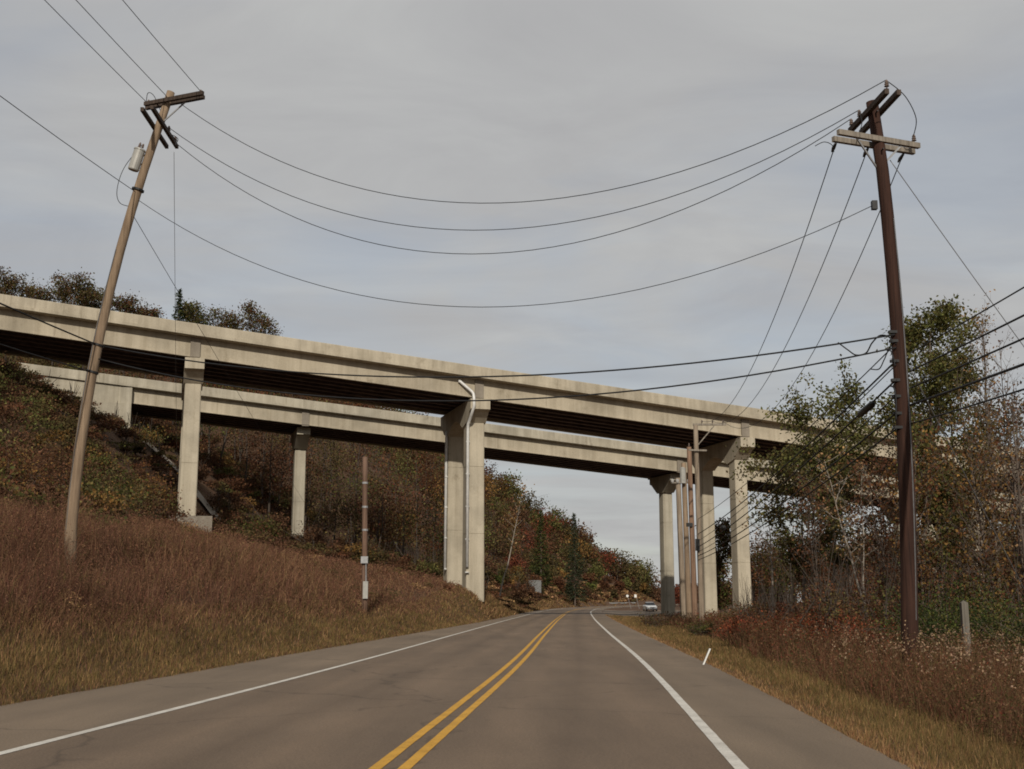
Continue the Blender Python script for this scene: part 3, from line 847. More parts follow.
def hillside():
    rng = np.random.default_rng(5); trees = []
    tries = 0
    while len(trees) < 1250 and tries < 120000:
        tries += 1
        y = 100 + 400 * rng.random() ** 1.05
        px = -120 + 830 * rng.random()
        x = (px - 512) / F * y * 1.016
        dl = float(edge_left(y)) - x
        if dl < 2.5 + 5 * (y < 190): continue
        onb, t = on_bridge(x, y, 2)
        if onb: continue
        if t < 1 and dl < 30: continue
        z = Hs(x, y)
        if t < TF:
            h = (1.6 + 2.2 * rng.random()) * (.4 if px < 175 else 1)
        else:
            lim = CAMZ + y * (HOR - float(skyline(px))) / F * 1.0 - z
            if px < 285:                # crest behind the near deck: kept under the deck line, single trees rise above it
                lim -= y * 30 / F
            h = 8 + 6.5 * rng.random()
            if h > lim:
                if lim < 2.5: continue
                h = lim * (.8 + .24 * rng.random())
            if dl < 11: h = min(h, 1.0 + .3 * dl * (1 + rng.random()))
        r = h * (.24 + .12 * rng.random()) + .4
        u = rng.random()
        cols = RUST if u < .2 else BROWN if u < .46 else OLIVE if u < .70 else RED if u < .77 else GOLD if u < .83 else YGREEN if u < .9 else GREEN
        if t < TF: cols = BROWN if u < .4 else OLIVE if u < .8 else RUST
        trees.append((x, y, z, h, r, cols, .75 + .5 * rng.random()))
    wood_mass('hillside_woods', 'dense russet autumn woods covering the hillside beyond the bridges', trees, 21)
hillside()
pA_ = B(sA, T_COL, 0)
def understory():
    rng = np.random.default_rng(55); trees = []
    for _ in range(24000):
        if len(trees) > 1000: break
        y = 48 + 130 * rng.random(); px = -60 + 600 * rng.random(); x = (px - 512) / F * y * 1.016
        dl = float(edge_left(y)) - x
        onb, t = on_bridge(x, y, 0)
        ab = Vector((p1.x - p0.x, p1.y - p0.y)); ap = Vector((x - p0.x, y - p0.y)); uu = ap.dot(ab) / ab.dot(ab)
        if -.05 < uu < 1.05 and (ap - ab * uu).length < 2.6: continue
        if Vector((x - pA_.x, y - pA_.y)).length < 4.2 and y < pA_.y + 1: continue
        if dl < (15 if t < 14 else 7): continue
        if px > 120 and t < 2 and dl < 24: continue
        h = 1.0 + 1.6 * rng.random() + (1.3 * rng.random() if dl > 24 and t < 20 else 0)
        if onb: h *= .6
        if px < 175 and 11 < t < TF + 2: h *= .38
        u = rng.random(); cols = BROWN if u < .4 else OLIVE if u < .66 else RUST if u < .82 else GOLD if u < .88 else YGREEN
        trees.append((x, y, Hs(x, y), h, .9 + 1.2 * rng.random(), cols, .55))
    wood_mass('undergrowth', 'low brown and olive undergrowth on the slope around the bridge piers', trees, 56, False)
understory()
def road_bank():
    rng = np.random.default_rng(77); trees = []
    while len(trees) < 330:
        y = 118 + 290 * rng.random() ** 1.4; dl = 1.6 + 9 * rng.random() ** .8; x = float(edge_left(y)) - dl
        px = proj(x, y, 1)[0]
        if px < 490: continue
        h = .35 + .12 * dl * (.4 + rng.random()); u = rng.random()
        cols = TAN if u < .3 else BROWN if u < .6 else OLIVE if u < .8 else RUST
        trees.append((x, y, Hs(x, y) - .15, h, .7 + .9 * rng.random(), cols, .5))
    wood_mass('undergrowth', 'low brown and tan growth on the bank along the left of the bend', trees, 78, False, .13)
road_bank()
def valley():
    rng = np.random.default_rng(9); trees = []
    while len(trees) < 260:
        y = 128 + 170 * rng.random() ** 1.3; px = 742 + 400 * rng.random(); x = (px - 512) / F * y * 1.016
        onb, t = on_bridge(x, y, 2)
        if onb: continue
        h = y * (50 + 38 * rng.random() + (20 if px > 880 else 0)) / F
        u = rng.random()
        cols = BROWN if u < .45 else OLIVE if u < .75 else RUST if u < .9 else GREEN
        trees.append((x, y, Hs(x, y), h, h * .3 + .6, cols, .75 + .4 * rng.random()))
    for k in range(26):
        y = 240 + 160 * rng.random(); px = 640 + 110 * rng.random(); x = (px - 512) / F * y * 1.016
        if x < float(edge_right(y)) + 2: continue
        h = y * (8 + 20 * rng.random()) / F + 1.0
        trees.append((x, y, Hs(x, y), h, h * .35 + .5, RED if k % 3 == 0 else BROWN, .9))
    for k in range(90):
        y = 430 + 170 * rng.random(); px = 560 + 220 * rng.random(); x = (px - 512) / F * y * 1.016
        h = y * (9 + 9 * rng.random()) / F
        trees.append((x, y, Hs(x, y) - .5, h, h * .5 + .8, (BROWN, RUST, OLIVE)[k % 3], .8))
    wood_mass('valley_woods', 'brown autumn woods on the flat ground behind the right hand piers', trees, 23)
valley()
def thicket():
    rng = np.random.default_rng(91); trees = []
    while len(trees) < 260:
        y = 34 + 62 * rng.random(); px = 730 + 380 * rng.random(); x = (px - 512) / F * y * 1.016
        if x < float(edge_right(y)) + 4.2: continue
        top = 572 - 45 * max(0, (px - 780) / 240) + 40 * rng.random() - (15 if px > 800 else 0)
        h = (HOR - top) / F * y + 1.2
        if px < 775: h = min(h, 1.8)
        h = max(h, 1.0)
        u = rng.random()
        cols = BROWN if u < .42 else OLIVE if u < .6 else RUST if u < .85 else RED if px < 880 else GREEN
        trees.append((x, y, Hs(x, y), h, .6 + .8 * rng.random(), cols, .34))
    wood_mass('thicket', 'low tangled thicket of brown saplings at the foot of the right trees', trees, 24, True, .085, .3)
thicket()

# ------------------------------------------------------------------ single trees and shrubs
def gpt(px, Y):                           # ground point under a pixel column
    x = (px - 512) / F * Y * 1.016
    for _ in range(4): x = (px - 512) / F * (Y * CT + (Hs(x, Y) - CAMZ) * ST)
    return Vector((x, Y, Hs(x, Y)))
def hgt_to(px, Y, py): return at(px, py, Y).z - gpt(px, Y).z
G_R = 'slender trees in the thicket behind the right pole'
def rtree(label, px, Y, top, **kw):
    b = gpt(px, Y); d = dict(r0=.09, crown_from=.35, spread=1.7, nbr=16, nleaf=1500, lsize=.16, cols=YGREEN, bark=M['bark'], seed=int(px)); d.update(kw)
    d['nleaf'] = int(d['nleaf'] * (3.6 if d['nleaf'] > 2200 else 3.0)); d['lsize'] *= .8; d['clump'] = d.get('clump', .45) * .8; top += 5
    make_tree('tree', label, 'tree', b, hgt_to(px, Y, top), group=G_R, **d)
rtree('tall leafy yellow green tree just right of the dark wooden pole', 940, 46, 326, r0=.15, crown_from=.25, spread=2.4, nbr=30, nleaf=5200, lsize=.17, clump=.34, sub=5)
rtree('tall tree beyond the pole whose thin olive crown fills its right side', 962, 54, 366, r0=.13, crown_from=.3, spread=2.2, nbr=24, nleaf=2600, lsize=.18, clump=.4, cols=OLIVE + YGREEN)
rtree('tall nearly bare upright tree with tan tips at the right edge', 1003, 44, 316, r0=.07, crown_from=.22, spread=1.1, nbr=34, nleaf=420, lsize=.12, up=2.2, sub=6, cols=TAN + GOLD, forks=3, clump=.2)
rtree('bare twiggy grey tree cut by the right edge of the view', 1030, 40, 345, r0=.07, crown_from=.2, spread=1.2, nbr=30, nleaf=300, lsize=.12, up=2.0, sub=6, cols=TAN + RUST, forks=3, clump=.2)
rtree('round crowned olive tree left of the dark pole against the bridge deck', 838, 58, 412, r0=.1, crown_from=.5, spread=2.6, nbr=22, nleaf=2500, lsize=.2, clump=.35, sub=5)
rtree('spreading tree with a low olive bough reaching left under the bridge', 806, 62, 470, r0=.1, crown_from=.4, spread=2.9, nbr=20, nleaf=2300, lsize=.21, clump=.4, up=.25, cols=YGREEN + OLIVE)
rtree('thin dark tree with drooping olive leaves between the pole and the pier', 856, 55, 470, r0=.08, crown_from=.45, spread=2.6, nbr=18, nleaf=2000, lsize=.19, clump=.35, up=.3, cols=OLIVE + YGREEN, lean=(-.05, 0))
rtree('pale leaning birch trunk with few leaves left of the dark pole', 876, 44, 455, r0=.055, crown_from=.4, spread=1.3, nbr=14, nleaf=120, lsize=.13, bark=M['bark_pale'], cols=TAN, lean=(-.22, 0), clump=.25, sub=5)
rtree('pale thin birch standing beside the leaning birch', 866, 47, 470, r0=.05, crown_from=.4, spread=1.1, nbr=14, nleaf=100, lsize=.13, bark=M['bark_pale'], cols=TAN, lean=(.02, 0), clump=.25, sub=5, seed=77)
rtree('pale crooked bare trunk near the right bridge column', 775, 66, 500, r0=.085, crown_from=.45, spread=1.5, nbr=12, nleaf=160, lsize=.16, bark=M['bark_pale'], cols=TAN, wob=.09, clump=.3, sub=5)
rtree('rusty brown sapling with bare twigs in front of the bridge pier', 824, 50, 486, r0=.05, crown_from=.25, spread=1.3, nbr=20, nleaf=480, lsize=.14, cols=RUST + BROWN, up=1.4, sub=6, forks=2, clump=.3)
rtree('brown sapling with rust leaves crowding the dark pole', 890, 42, 470, r0=.05, crown_from=.25, spread=1.4, nbr=22, nleaf=650, lsize=.13, cols=RUST, up=1.3, sub=6, forks=2, clump=.3)
rtree('orange brown sapling right of the dark pole', 925, 38, 440, r0=.05, crown_from=.25, spread=1.3, nbr=22, nleaf=900, lsize=.13, cols=RUST + GOLD, up=1.1, sub=6, forks=2, clump=.3)
rtree('gold leaved sapling below the bare tree at the right edge', 992, 36, 432, r0=.05, crown_from=.2, spread=1.5, nbr=24, nleaf=1300, lsize=.13, cols=GOLD + RUST + OLIVE, up=1.0, sub=6, forks=3, clump=.3)
rtree('brown bushy tree filling the gap at the far right edge', 1022, 47, 418, r0=.08, crown_from=.2, spread=2.0, nbr=24, nleaf=1600, lsize=.16, cols=BROWN + OLIVE, up=.9, sub=5, forks=2, clump=.35)
rtree('dark brown slim tree with bare top between two leafy trees', 908, 60, 415, r0=.07, crown_from=.4, spread=1.6, nbr=20, nleaf=500, lsize=.17, cols=BROWN + OLIVE, up=1.0, sub=6, clump=.35, seed=5)
rtree('small dark tree showing between the two right bridge columns', 722, 138, 528, r0=.14, crown_from=.1, spread=2.1, nbr=30, nleaf=1800, lsize=.4, cols=OLIVE + BROWN + GREEN, up=.9, clump=.5)

# crest trees above the near deck
G_C = 'trees on the crest above the near bridge deck'
def ctree(label, px, Y, top, **kw):
    b = gpt(px, Y); d = dict(r0=.2, crown_from=.3, spread=3.6, nbr=18, nleaf=1500, lsize=.52, cols=OLIVE, bark=M['bark'], seed=int(px) + 300, clump=.7); d.update(kw)
    d['nleaf'] = int(d['nleaf'] * 4.2); d['lsize'] *= .7; d['crown_from'] = .1; d['sub'] = 6; d['nbr'] = 26; top += 9; d['cols'] = d['cols'] + OLIVE + YGREEN[:2]
    make_tree('tree', label, 'tree', b, hgt_to(px, Y, top), group=G_C, **d)
ctree('brown crest tree at the left edge above the bridge parapet', 4, 205, 279, cols=BROWN + OLIVE)
ctree('low bushy brown crest tree next to the left edge tree', 36, 215, 290, spread=3.4, cols=BROWN)
ctree('tallest rounded olive crest tree left of the tan pole', 70, 210, 284, nleaf=2200, spread=4.4, cols=OLIVE + BROWN)
ctree('olive crest tree just left of the tan pole', 94, 213, 291, cols=OLIVE)
ctree('reddish brown crest tree right of the tan pole', 124, 215, 299, spread=3.0, cols=RUST + BROWN)
ctree('small brown crest tree tapering down to the parapet', 145, 218, 307, spread=2.6, cols=BROWN + RUST)
make_conifer('conifer', 'dark pine rising above the bridge parapet', gpt(176, 212), hgt_to(176, 212, 289), 2.3, DKGREEN, 8, G_C)
ctree('olive crest tree touching the dark pine', 190, 214, 301, spread=2.8, cols=OLIVE + GREEN)
ctree('rounded brown crest tree in the middle of the right pair', 222, 216, 311, spread=3.2, cols=BROWN + OLIVE)
ctree('last crest tree on the right with a bare wispy top', 246, 218, 306, spread=3.4, cols=OLIVE + RUST, nleaf=1300)
ctree('little reddish crest tree at the right end of the row', 262, 219, 318, spread=2.4, cols=RUST)
# conifers and pale trunks on the far hillside
G_H = 'conifers standing in the hillside woods'
make_conifer('conifer', 'dark green conifer nearest the middle pier on the wooded hill', gpt(541, 268), hgt_to(541, 268, 510), 3.2, DKGREEN + GREEN, 31, G_H)
make_conifer('conifer', 'blue green conifer low on the wooded hill above the bend', gpt(575, 280), hgt_to(575, 280, 514), 3.6, [(.03, .046, .03), (.04, .058, .036), (.024, .036, .02)], 32, G_H)
make_tree('tree', 'bare pale leaning trunk in the hillside woods right of the middle pier', 'tree', gpt(498, 152), hgt_to(498, 152, 500), .12, .55, 1.6, 12, 60, .3, TAN, M['bark_pale'], lean=(.22, 0), seed=3, sub=5)
# shrubs
sh = [('red leaved sumac shrub at the foot of the right bridge column', 742, 52, .95, 1.0, 900, .12, SUMAC),
      ('large scarlet and rust shrub in the weeds left of the dark pole', 818, 40, 1.4, 1.35, 2000, .1, SUMAC),
      ('rust red shrub between the scarlet shrub and the dark pole', 856, 36, 1.2, 1.15, 1500, .09, SUMAC + RUST),
      ('dark red shrub beside the cluster of far poles', 722, 66, .9, .9, 600, .14, RED),
      ('big dark green shrub behind the grey post', 968, 31.5, 1.8, 2.1, 4200, .09, GREEN + DKGREEN),
      ('dark green shrub at the right edge behind the weeds', 1020, 28, 1.2, 1.6, 2600, .09, DKGREEN + GREEN + OLIVE),
      ('olive brown shrub between weeds and birch trunks', 900, 37, 1.2, 1.2, 1100, .11, OLIVE + BROWN),
      ('green shrub under the near bridge beside the left pier', 262, 118, 1.9, 2.6, 1300, .27, GREEN + OLIVE),
      ('gold leaved shrub on the slope left of the bridge pier', 150, 96, 1.5, 3.6, 900, .24, GOLD + RUST),
      ('yellow shrub at the foot of the far abutment', 149, 127, 1.4, 2.6, 500, .28, GOLD + YGREEN),
      ('olive green shrub on the slope right of the tan pole', 108, 72, 2.0, 3.2, 1900, .2, OLIVE + GREEN),
      ('broad brown shrub on the slope left of the tan pole', 38, 70, 2.6, 3.0, 1900, .19, BROWN + RUST),
      ('dark olive shrub high on the slope under the near deck', 52, 84, 2.0, 2.6, 1500, .23, OLIVE + BROWN),
      ('orange brown shrub at the left edge of the slope', 6, 62, 1.8, 2.4, 1200, .17, RUST + GOLD),
      ('brown shrub on the slope just left of the bridge pier', 121, 84, 1.6, 2.6, 1100, .2, BROWN + OLIVE),
      ('dark shrub on the bank behind the roadside panel', 524, 236, 2.6, 2.6, 800, .26, DKGREEN + BROWN),
      ('low brown shrub left of the cluster of far poles', 652, 82, 1.0, .8, 500, .15, BROWN + OLIVE),
      ('dull green weed clump under the cluster of far poles', 704, 62, .8, .7, 600, .12, OLIVE + GREEN),
      ]
for i, (lab, px, Y, r, h, nl, ls, cols) in enumerate(sh):
    make_shrub('shrub', lab, gpt(px, Y), r, h, nl * 2, ls * .72, cols, 400 + i, nst=22)

# ------------------------------------------------------------------ utility poles
def catmull(ps, k=8):
    ps = [Vector(p) for p in ps]; out = []
    for i in range(len(ps) - 1):
        p0 = ps[max(i - 1, 0)]; p1 = ps[i]; p2 = ps[i + 1]; p3 = ps[min(i + 2, len(ps) - 1)]
        for j in range(k):
            t = j / k
            out.append(.5 * ((2 * p1) + (p2 - p0) * t + (2 * p0 - 5 * p1 + 4 * p2 - p3) * t * t + (3 * p1 - p0 - 3 * p2 + p3) * t ** 3))
    out.append(ps[-1]); return out
def shaft(root, base, top, r0, r1, m, n=14, path=None):
    mb = MB(); P = path or [Vector(base).lerp(Vector(top), a) for a in np.linspace(0, 1, 9)]
    k = len(P) - 1
    mb.tube(P, [r0 + (r1 - r0) * i / k for i in range(k + 1)], n); mb.build('pole_shaft', m, root, True)
def insulator(root, p, d=(0, 0, 1), L=.2, r=.06):
    mb = MB(); p = Vector(p); d = Vector(d).normalized()
    prof = [(0, .25), (.2, .3), (.25, 1), (.4, .55), (.5, .9), (.65, .5), (.72, .75), (.95, .4), (1, .3)]
    mb.tube([p + d * L * a for a, _ in prof], [r * q for _, q in prof], 8); mb.build('insulator', M['ins'], root)
def arm(root, a, b, w, h, m):
    mb = MB(); mb.beam(a, b, w, h); mb.build('crossarm', m, root)

# right pole
RP_Y = 26.0
rp_base = at(909.5, 652, RP_Y); rp_base.z = Hs(rp_base.x, rp_base.y) - .3
rp_top = at(872, 102, RP_Y)
rp = empty('utility_pole', (rp_base.x, rp_base.y, rp_base.z + .3), 'dark brown wooden utility pole in the weeds at right with crossed arms', 'utility pole', 'utility poles along the road')
rp_path = [rp_base] + [at(-1.2e-4 * y * y + .155 * y + 859.5 - (y - 400) * .0, y, RP_Y) for y in range(620, 120, -50)] + [rp_top]
shaft(rp, rp_base, rp_top, .185, .135, M['wood_red'], 16, rp_path)
zu = at(872, 112, RP_Y).z
ua0, ua1 = at_z(850, 131, zu), at_z(887, 91, zu)
ub0, ub1 = at_z(861, 133, zu), at_z(899, 92, zu)
for a, b in ((ua0, ua1), (ub0, ub1)): arm(rp, a, b, .1, .12, M['arm_dark'])
zl = at(876, 142, RP_Y).z
la0, la1 = at_z(838, 132, zl + .02), at_z(919, 146, zl + .02)
lb0, lb1 = at_z(833, 139, zl), at_z(914, 152, zl)
for a, b in ((la0, la1), (lb0, lb1)): arm(rp, a, b, .1, .12, M['arm_grey'])
up = Vector((0, 0, 1))
ins_r = [ua1 + up * .06, ua0.lerp(ua1, .28) + up * .06, ua0.lerp(ua1, .05) + up * .06]
for p in ins_r: insulator(rp, p)
insulator(rp, la1.lerp(la0, .06) + up * .06)
mb = MB(); mb.beam(la0.lerp(la1, .2), at(877, 168, RP_Y) , .03, .04); mb.beam(la1.lerp(la0, .2), at(880, 168, RP_Y), .03, .04); mb.build('arm_brace', M['metal'], rp)
mb = MB(); P = at(878, 207, RP_Y); mb.box(P + Vector((-.12, -.12, 0)), (.06, 0, 0), (0, .06, 0), (0, 0, .1)); mb.build('bracket', M['hw'], rp)
for k, yy in enumerate((333, 342, 362, 381, 397, 414, 428)):
    mb = MB(); P = at(893 + k * .9, yy, RP_Y); mb.box(P + Vector((-.04, -.1, 0)), (.09, 0, 0), (0, .05, 0), (0, 0, .03)); mb.build('cable_clamp', M['hw'], rp)
mb = MB(); mb.tube(catmull([ua1 + up * .25, at(905, 96, RP_Y - .6), at(916, 118, RP_Y - .3), la1.lerp(la0, .06) + up * .24]), .011, 5); mb.build('jumper_wire', M['wire'], rp)
mb = MB(); mb.tube(catmull([ua0.lerp(ua1, .28) + up * .25, at(862, 123, RP_Y), at(858, 140, RP_Y - .2), lb0.lerp(lb1, .42) - up * .2]), .01, 5); mb.build('jumper_wire', M['wire'], rp)
mb = MB(); mb.tube(catmull([at(815, 146, RP_Y + 1), at(824, 142, RP_Y + .8), at(832, 145, RP_Y + .6), at(834, 152, RP_Y + .6)]), .01, 5); mb.build('jumper_wire', M['wire'], rp)

def pole_details(root, path, r, side, frm, to):
    mb = MB(); mb.tube([p + Vector((side * r * .55, -r * .9, 0)) for p in path[frm:to]], .012, 5); mb.build('ground_wire', M['guy'], root)
    for p in (path[-1].lerp(path[-2], .2), path[-1].lerp(path[-2], .75)):
        mb = MB(); mb.tube([p + Vector((0, -r - .12, 0)), p + Vector((0, r + .12, 0))], .018, 6); mb.build('through_bolt', M['hw'], root)
pole_details(rp, rp_path, .165, 1, 1, 10)
# left pole
LP_Y = 35.0
lp_base = at(72, 556, LP_Y); lp_base.z = Hs(lp_base.x, lp_base.y) - .3
lp_top = at(171, 92, LP_Y)
lp = empty('utility_pole', (lp_base.x, lp_base.y, lp_base.z + .3), 'tan leaning wooden utility pole on the left bank with a small transformer', 'utility pole', 'utility poles along the road')
lp_path = [lp_base] + [at(3.4e-4 * y * y - .442 * y + 209.5, y, LP_Y) for y in range(530, 110, -40)] + [lp_top]
shaft(lp, lp_base, lp_top, .175, .12, M['wood_tan'], 16, lp_path)
def on_lp(py):                            # point on the left pole at image row py
    for u, v in zip(lp_path[:-1], lp_path[1:]):
        y0, y1 = proj(*u)[1], proj(*v)[1]
        if y1 <= py <= y0: return u.lerp(v, (y0 - py) / (y0 - y1))
    return lp_path[-1].copy()
zu = on_lp(103).z
a0, a1 = at_z(146, 108, zu), at_z(204, 97, zu)
off = Vector((.05, -.3, 0))
arm(lp, a0, a1, .1, .12, M['arm_dark']); arm(lp, a0 + off, a1 + off, .1, .12, M['arm_dark'])
zl = on_lp(127).z
b0, b1 = at_z(142, 109, zl), at_z(167, 147, zl)
c0, c1 = at_z(152, 107, zl), at_z(177, 147, zl)
arm(lp, b0, b1, .1, .12, M['arm_dark']); arm(lp, c0, c1, .1, .12, M['arm_dark'])
mb = MB(); mb.beam(a1.lerp(a0, .28), on_lp(125), .03, .04); mb.build('arm_brace', M['metal'], lp)
for p in (a0.lerp(a1, .04), a0.lerp(a1, .38), a1.lerp(a0, .06)): insulator(lp, p + up * .06)
for p in (c1.lerp(c0, .08), c1.lerp(c0, .35)): insulator(lp, p + up * .06)
pole_details(lp, lp_path, .155, -1, 1, 9)
# transformer
tq = on_lp(160); tcen = at(136.5, 160, LP_Y - .15)
tr = empty('transformer', Vector((0, 0, 0)), None, None); tr.parent = lp; tr.location = tcen - Vector(lp.location)
ax = (on_lp(120) - on_lp(200)).normalized()
mb = MB(); mb.tube([tcen - ax * .34, tcen - ax * .31, tcen + ax * .28, tcen + ax * .31], [.15, .165, .165, .165], 16); mb.build('tank', M['tank'], tr, False)
mb = MB(); mb.tube([tcen + ax * .315, tcen + ax * .36, tcen + ax * .38], [.18, .17, .05], 16); mb.build('lid', M['tank'], tr)
insulator(tr, tcen + ax * .38 + Vector((-.05, 0, 0)), ax, .2, .05); insulator(tr, tcen + ax * .36 + Vector((.07, -.04, 0)), ax, .16, .05)
mb = MB(); mb.beam(tcen + ax * .15, tq + ax * .15, .05, .05); mb.beam(tcen - ax * .15, tq - ax * .15, .05, .05); mb.build('mount', M['hw'], tr)
mb = MB(); mb.tube(catmull([tcen + ax * .5, at(124, 168, LP_Y - .2), at(117, 190, LP_Y - .2), at(120, 203, LP_Y), on_lp(207)]), .011, 5); mb.build('jumper_wire', M['wire'], lp)
mb = MB(); mb.tube(catmull([a0 + up * .2, at(148, 93, LP_Y), at(154, 96, LP_Y), at(161, 112, LP_Y)]), .011, 5); mb.build('jumper_wire', M['wire'], lp)
mb = MB(); mb.tube(catmull([c1 + up * .2, at(172, 135, LP_Y), at(178, 139, LP_Y), at(175, 145, LP_Y - .5)]), .012, 5); mb.build('jumper_wire', M['wire'], lp)
for yy in (190, 345, 372):
    mb = MB(); q = on_lp(yy); mb.tube([q - ax * .03, q + ax * .03], .19, 12); mb.build('pole_band', M['hw'], lp)

# short pole on the left bank
b = at(365, 598, 60); b.z = Hs(b.x, b.y)
t_ = at(365, 457, 60)
sp = empty('utility_pole', b, 'short topped reddish pole with pale bands and meter box on the left bank', 'utility pole', 'utility poles along the road')
shaft(sp, b - up * .3, t_, .15, .125, M['wood_rust'])
for yy in (483, 507, 530):
    q = at(365, yy, 60); mb = MB(); mb.tube([q - up * .05, q + up * .05], .15, 12); mb.build('pole_band', M['metal'], sp)
q = at(365, 560, 60); mb = MB(); mb.box(q + Vector((0, -.2, 0)), (.17, 0, 0), (0, .09, 0), (0, 0, .17)); mb.build('meter_box', M['metal'], sp)
q = at(366, 590, 60); mb = MB(); mb.box(q + Vector((0, -.2, 0)), (.12, 0, 0), (0, .08, 0), (0, 0, .42)); mb.build('pole_cabinet', M['tank'], sp)
mb = MB(); mb.tube([at(366, 563, 60) + Vector((.02, -.18, 0)), at(366, 588, 60) + Vector((.02, -.18, 0))], .03, 6); mb.build('conduit', M['metal'], sp)

# pole cluster beyond, at the right verge
G_P = 'utility poles along the road'
def far_pole(label, px, Y, top, r, m, ins=True):
    x = (px - 512) / F * Y * 1.016; b = Vector((x, Y, Hs(x, Y))); t = at(px, top, Y)
    o = empty('utility_pole', b, label, 'utility pole', G_P)
    shaft(o, b - up * .3, t, r, r * .8, m, 10)
    return o, b, t
fp1, f1b, f1t = far_pole('tallest thin grey pole of the far cluster with a top crossarm', 695.5, 72, 425, .17, M['wood_grey'])
fa0, fa1 = at(693, 424.5, 72), at(726, 424.5, 72)
arm(fp1, fa0, fa1, .11, .12, M['arm_grey'])
mb = MB(); mb.beam(at(697, 446, 72), at(714, 426, 72), .05, .06); mb.build('arm_brace', M['arm_grey'], fp1)
arm(fp1, at(688, 450.5, 72) + Vector((0, -.25, 0)), at(706, 451, 72) + Vector((0, -.25, 0)), .09, .1, M['arm_grey'])
f_ins = [at(px, 424.5, 72) + up * .06 for px in (702, 712.5, 723)]
for p in f_ins: insulator(fp1, p, L=.22, r=.06)
mb = MB(); mb.box(at(697, 545, 72) + Vector((.0, -.24, 0)), (.12, 0, 0), (0, .1, 0), (0, 0, .35)); mb.build('meter_box', M['hw'], fp1)
fp2, f2b, f2t = far_pole('reddish brown pole of the far cluster beside the tallest', 689, 78, 447, .19, M['wood_fox'])
insulator(fp2, f2t, L=.25)
mb = MB(); mb.box(at(689, 525, 78) + Vector((0, -.22, 0)), (.2, 0, 0), (0, .08, 0), (0, 0, .12)); mb.build('pole_bracket', M['hw'], fp2)
fp3, f3b, f3t = far_pole('stout tan pole of the far cluster with a small tank', 683.5, 83, 463, .21, M['wood_tan'])
mb = MB(); q = at(683.5, 476, 83) + Vector((-.1, -.4, 0)); mb.tube([q - up * .55, q + up * .5, q + up * .58], [.2, .2, .05], 12); mb.build('tank', M['tank'], fp3)
fp4, f4b, f4t = far_pole('short pale pole at the left of the far cluster with white insulators', 678, 88, 478, .23, M['wood_grey'])
arm(fp4, at(671, 483, 88) + Vector((0, -.2, 0)), at(690, 483, 88) + Vector((0, -.2, 0)), .1, .1, M['arm_grey'])
for px in (672, 677, 688):
    mb = MB(); q = at(px, 482, 88) + Vector((0, -.25, 0)); mb.tube([q - up * .12, q, q + up * .14, q + up * .2], [.05, .12, .12, .04], 8); mb.build('insulator', M['ins_pale'], fp4)

# ------------------------------------------------------------------ wires
G_W = 'overhead wires between the poles'
def sagged(p, q, sag, n=36):
    return [p.lerp(q, a) - up * (4 * sag * a * (1 - a)) for a in np.linspace(0, 1, n)]
def fit_sag(p, q, px, py):
    lo, hi = -1.0, 12.0
    for _ in range(40):
        s = (lo + hi) / 2; pts_ = [proj(*v) for v in sagged(p, q, s, 80)]
        pts_.sort(); xs = [a for a, b in pts_]; ys = [b for a, b in pts_]
        y = float(np.interp(px, xs, ys))
        if y < py: lo = s
        else: hi = s
    return (lo + hi) / 2
def wire(label, p, q, r, sag=None, via=None, m=None, group=G_W, name='overhead_wire', cat='wire', n=36):
    p = Vector(p); q = Vector(q)
    if via: sag = fit_sag(p, q, *via)
    mb = MB(); mb.tube(sagged(p, q, sag or 0, n), r, 5)
    o = mb.build(name, m or M['wire'], None, True, org=p)
    return tag(o, label, cat, group)
def ground_hit(px, py):
    y = 30.0
    while y < 400:
        p = at(px, py, y)
        if p.z < Hs(p.x, p.y): return p
        y += .25
    return p
# across the road, pole top to pole top
wire('highest of the sagging wires across the road from pole top to pole top', a1.lerp(a0, .5) + up * .1, ins_r[0] + up * .2, .0108, via=(500, 203))
wire('second highest sagging wire across the road between the pole tops', c1.lerp(c0, .35) + up * .2, ins_r[1] + up * .2, .0108, via=(490, 230))
wire('third sagging wire across the road just under the two highest', c1 + up * .1, ins_r[2] + up * .2, .0108, via=(470, 254))
wire('lowest single thin wire drooping in a long curve across the road', on_lp(200) + Vector((.1, 0, 0)), at(878, 207, RP_Y) + Vector((-.15, -.1, 0)), .0095, via=(470, 307))
wire('upper black cable crossing in front of the near bridge fascia', on_lp(345), at(893, 336, RP_Y) + Vector((0, -.15, 0)), .021, via=(470, 377))
wire('lower black cable crossing in front of the near bridge girder', on_lp(358), at(894, 349, RP_Y) + Vector((0, -.15, 0)), .02, via=(440, 401))
# from the left pole back along the road over the camera
def back(p, dx, dy, dz): return Vector(p) + Vector((dx, dy, dz))
BK = Vector((-4.4, -62, .3))
wire('left one of the three wires leaving the tan pole top toward the viewer', a0 + up * .2, a0 + BK, .0108, sag=.7)
wire('middle one of the three wires leaving the tan pole top toward the viewer', a0.lerp(a1, .38) + up * .2, a0.lerp(a1, .38) + BK, .0108, sag=.7)
wire('right one of the three wires leaving the tan pole top toward the viewer', a1.lerp(a0, .06) + up * .2, a1 + BK, .0108, sag=.7)
wire('thin wire leaving the tan pole below its transformer toward the left edge', on_lp(193), on_lp(193) + BK, .0108, sag=1.3)
def to_edge(P, px, py, Yend=-25):          # straight cable from P through the view ray of a pixel, carried on past the camera
    P = Vector(P); Yq = P.y * .55; Q = at(px, py, Yq); d = (Q - P); return P + d * ((Yend - P.y) / d.y) if abs(d.y) > .1 else Q
wire('thick black cable from the tan pole rising to the left edge', on_lp(345), back(on_lp(345), -4.0, -50, .2), .024, sag=.5)
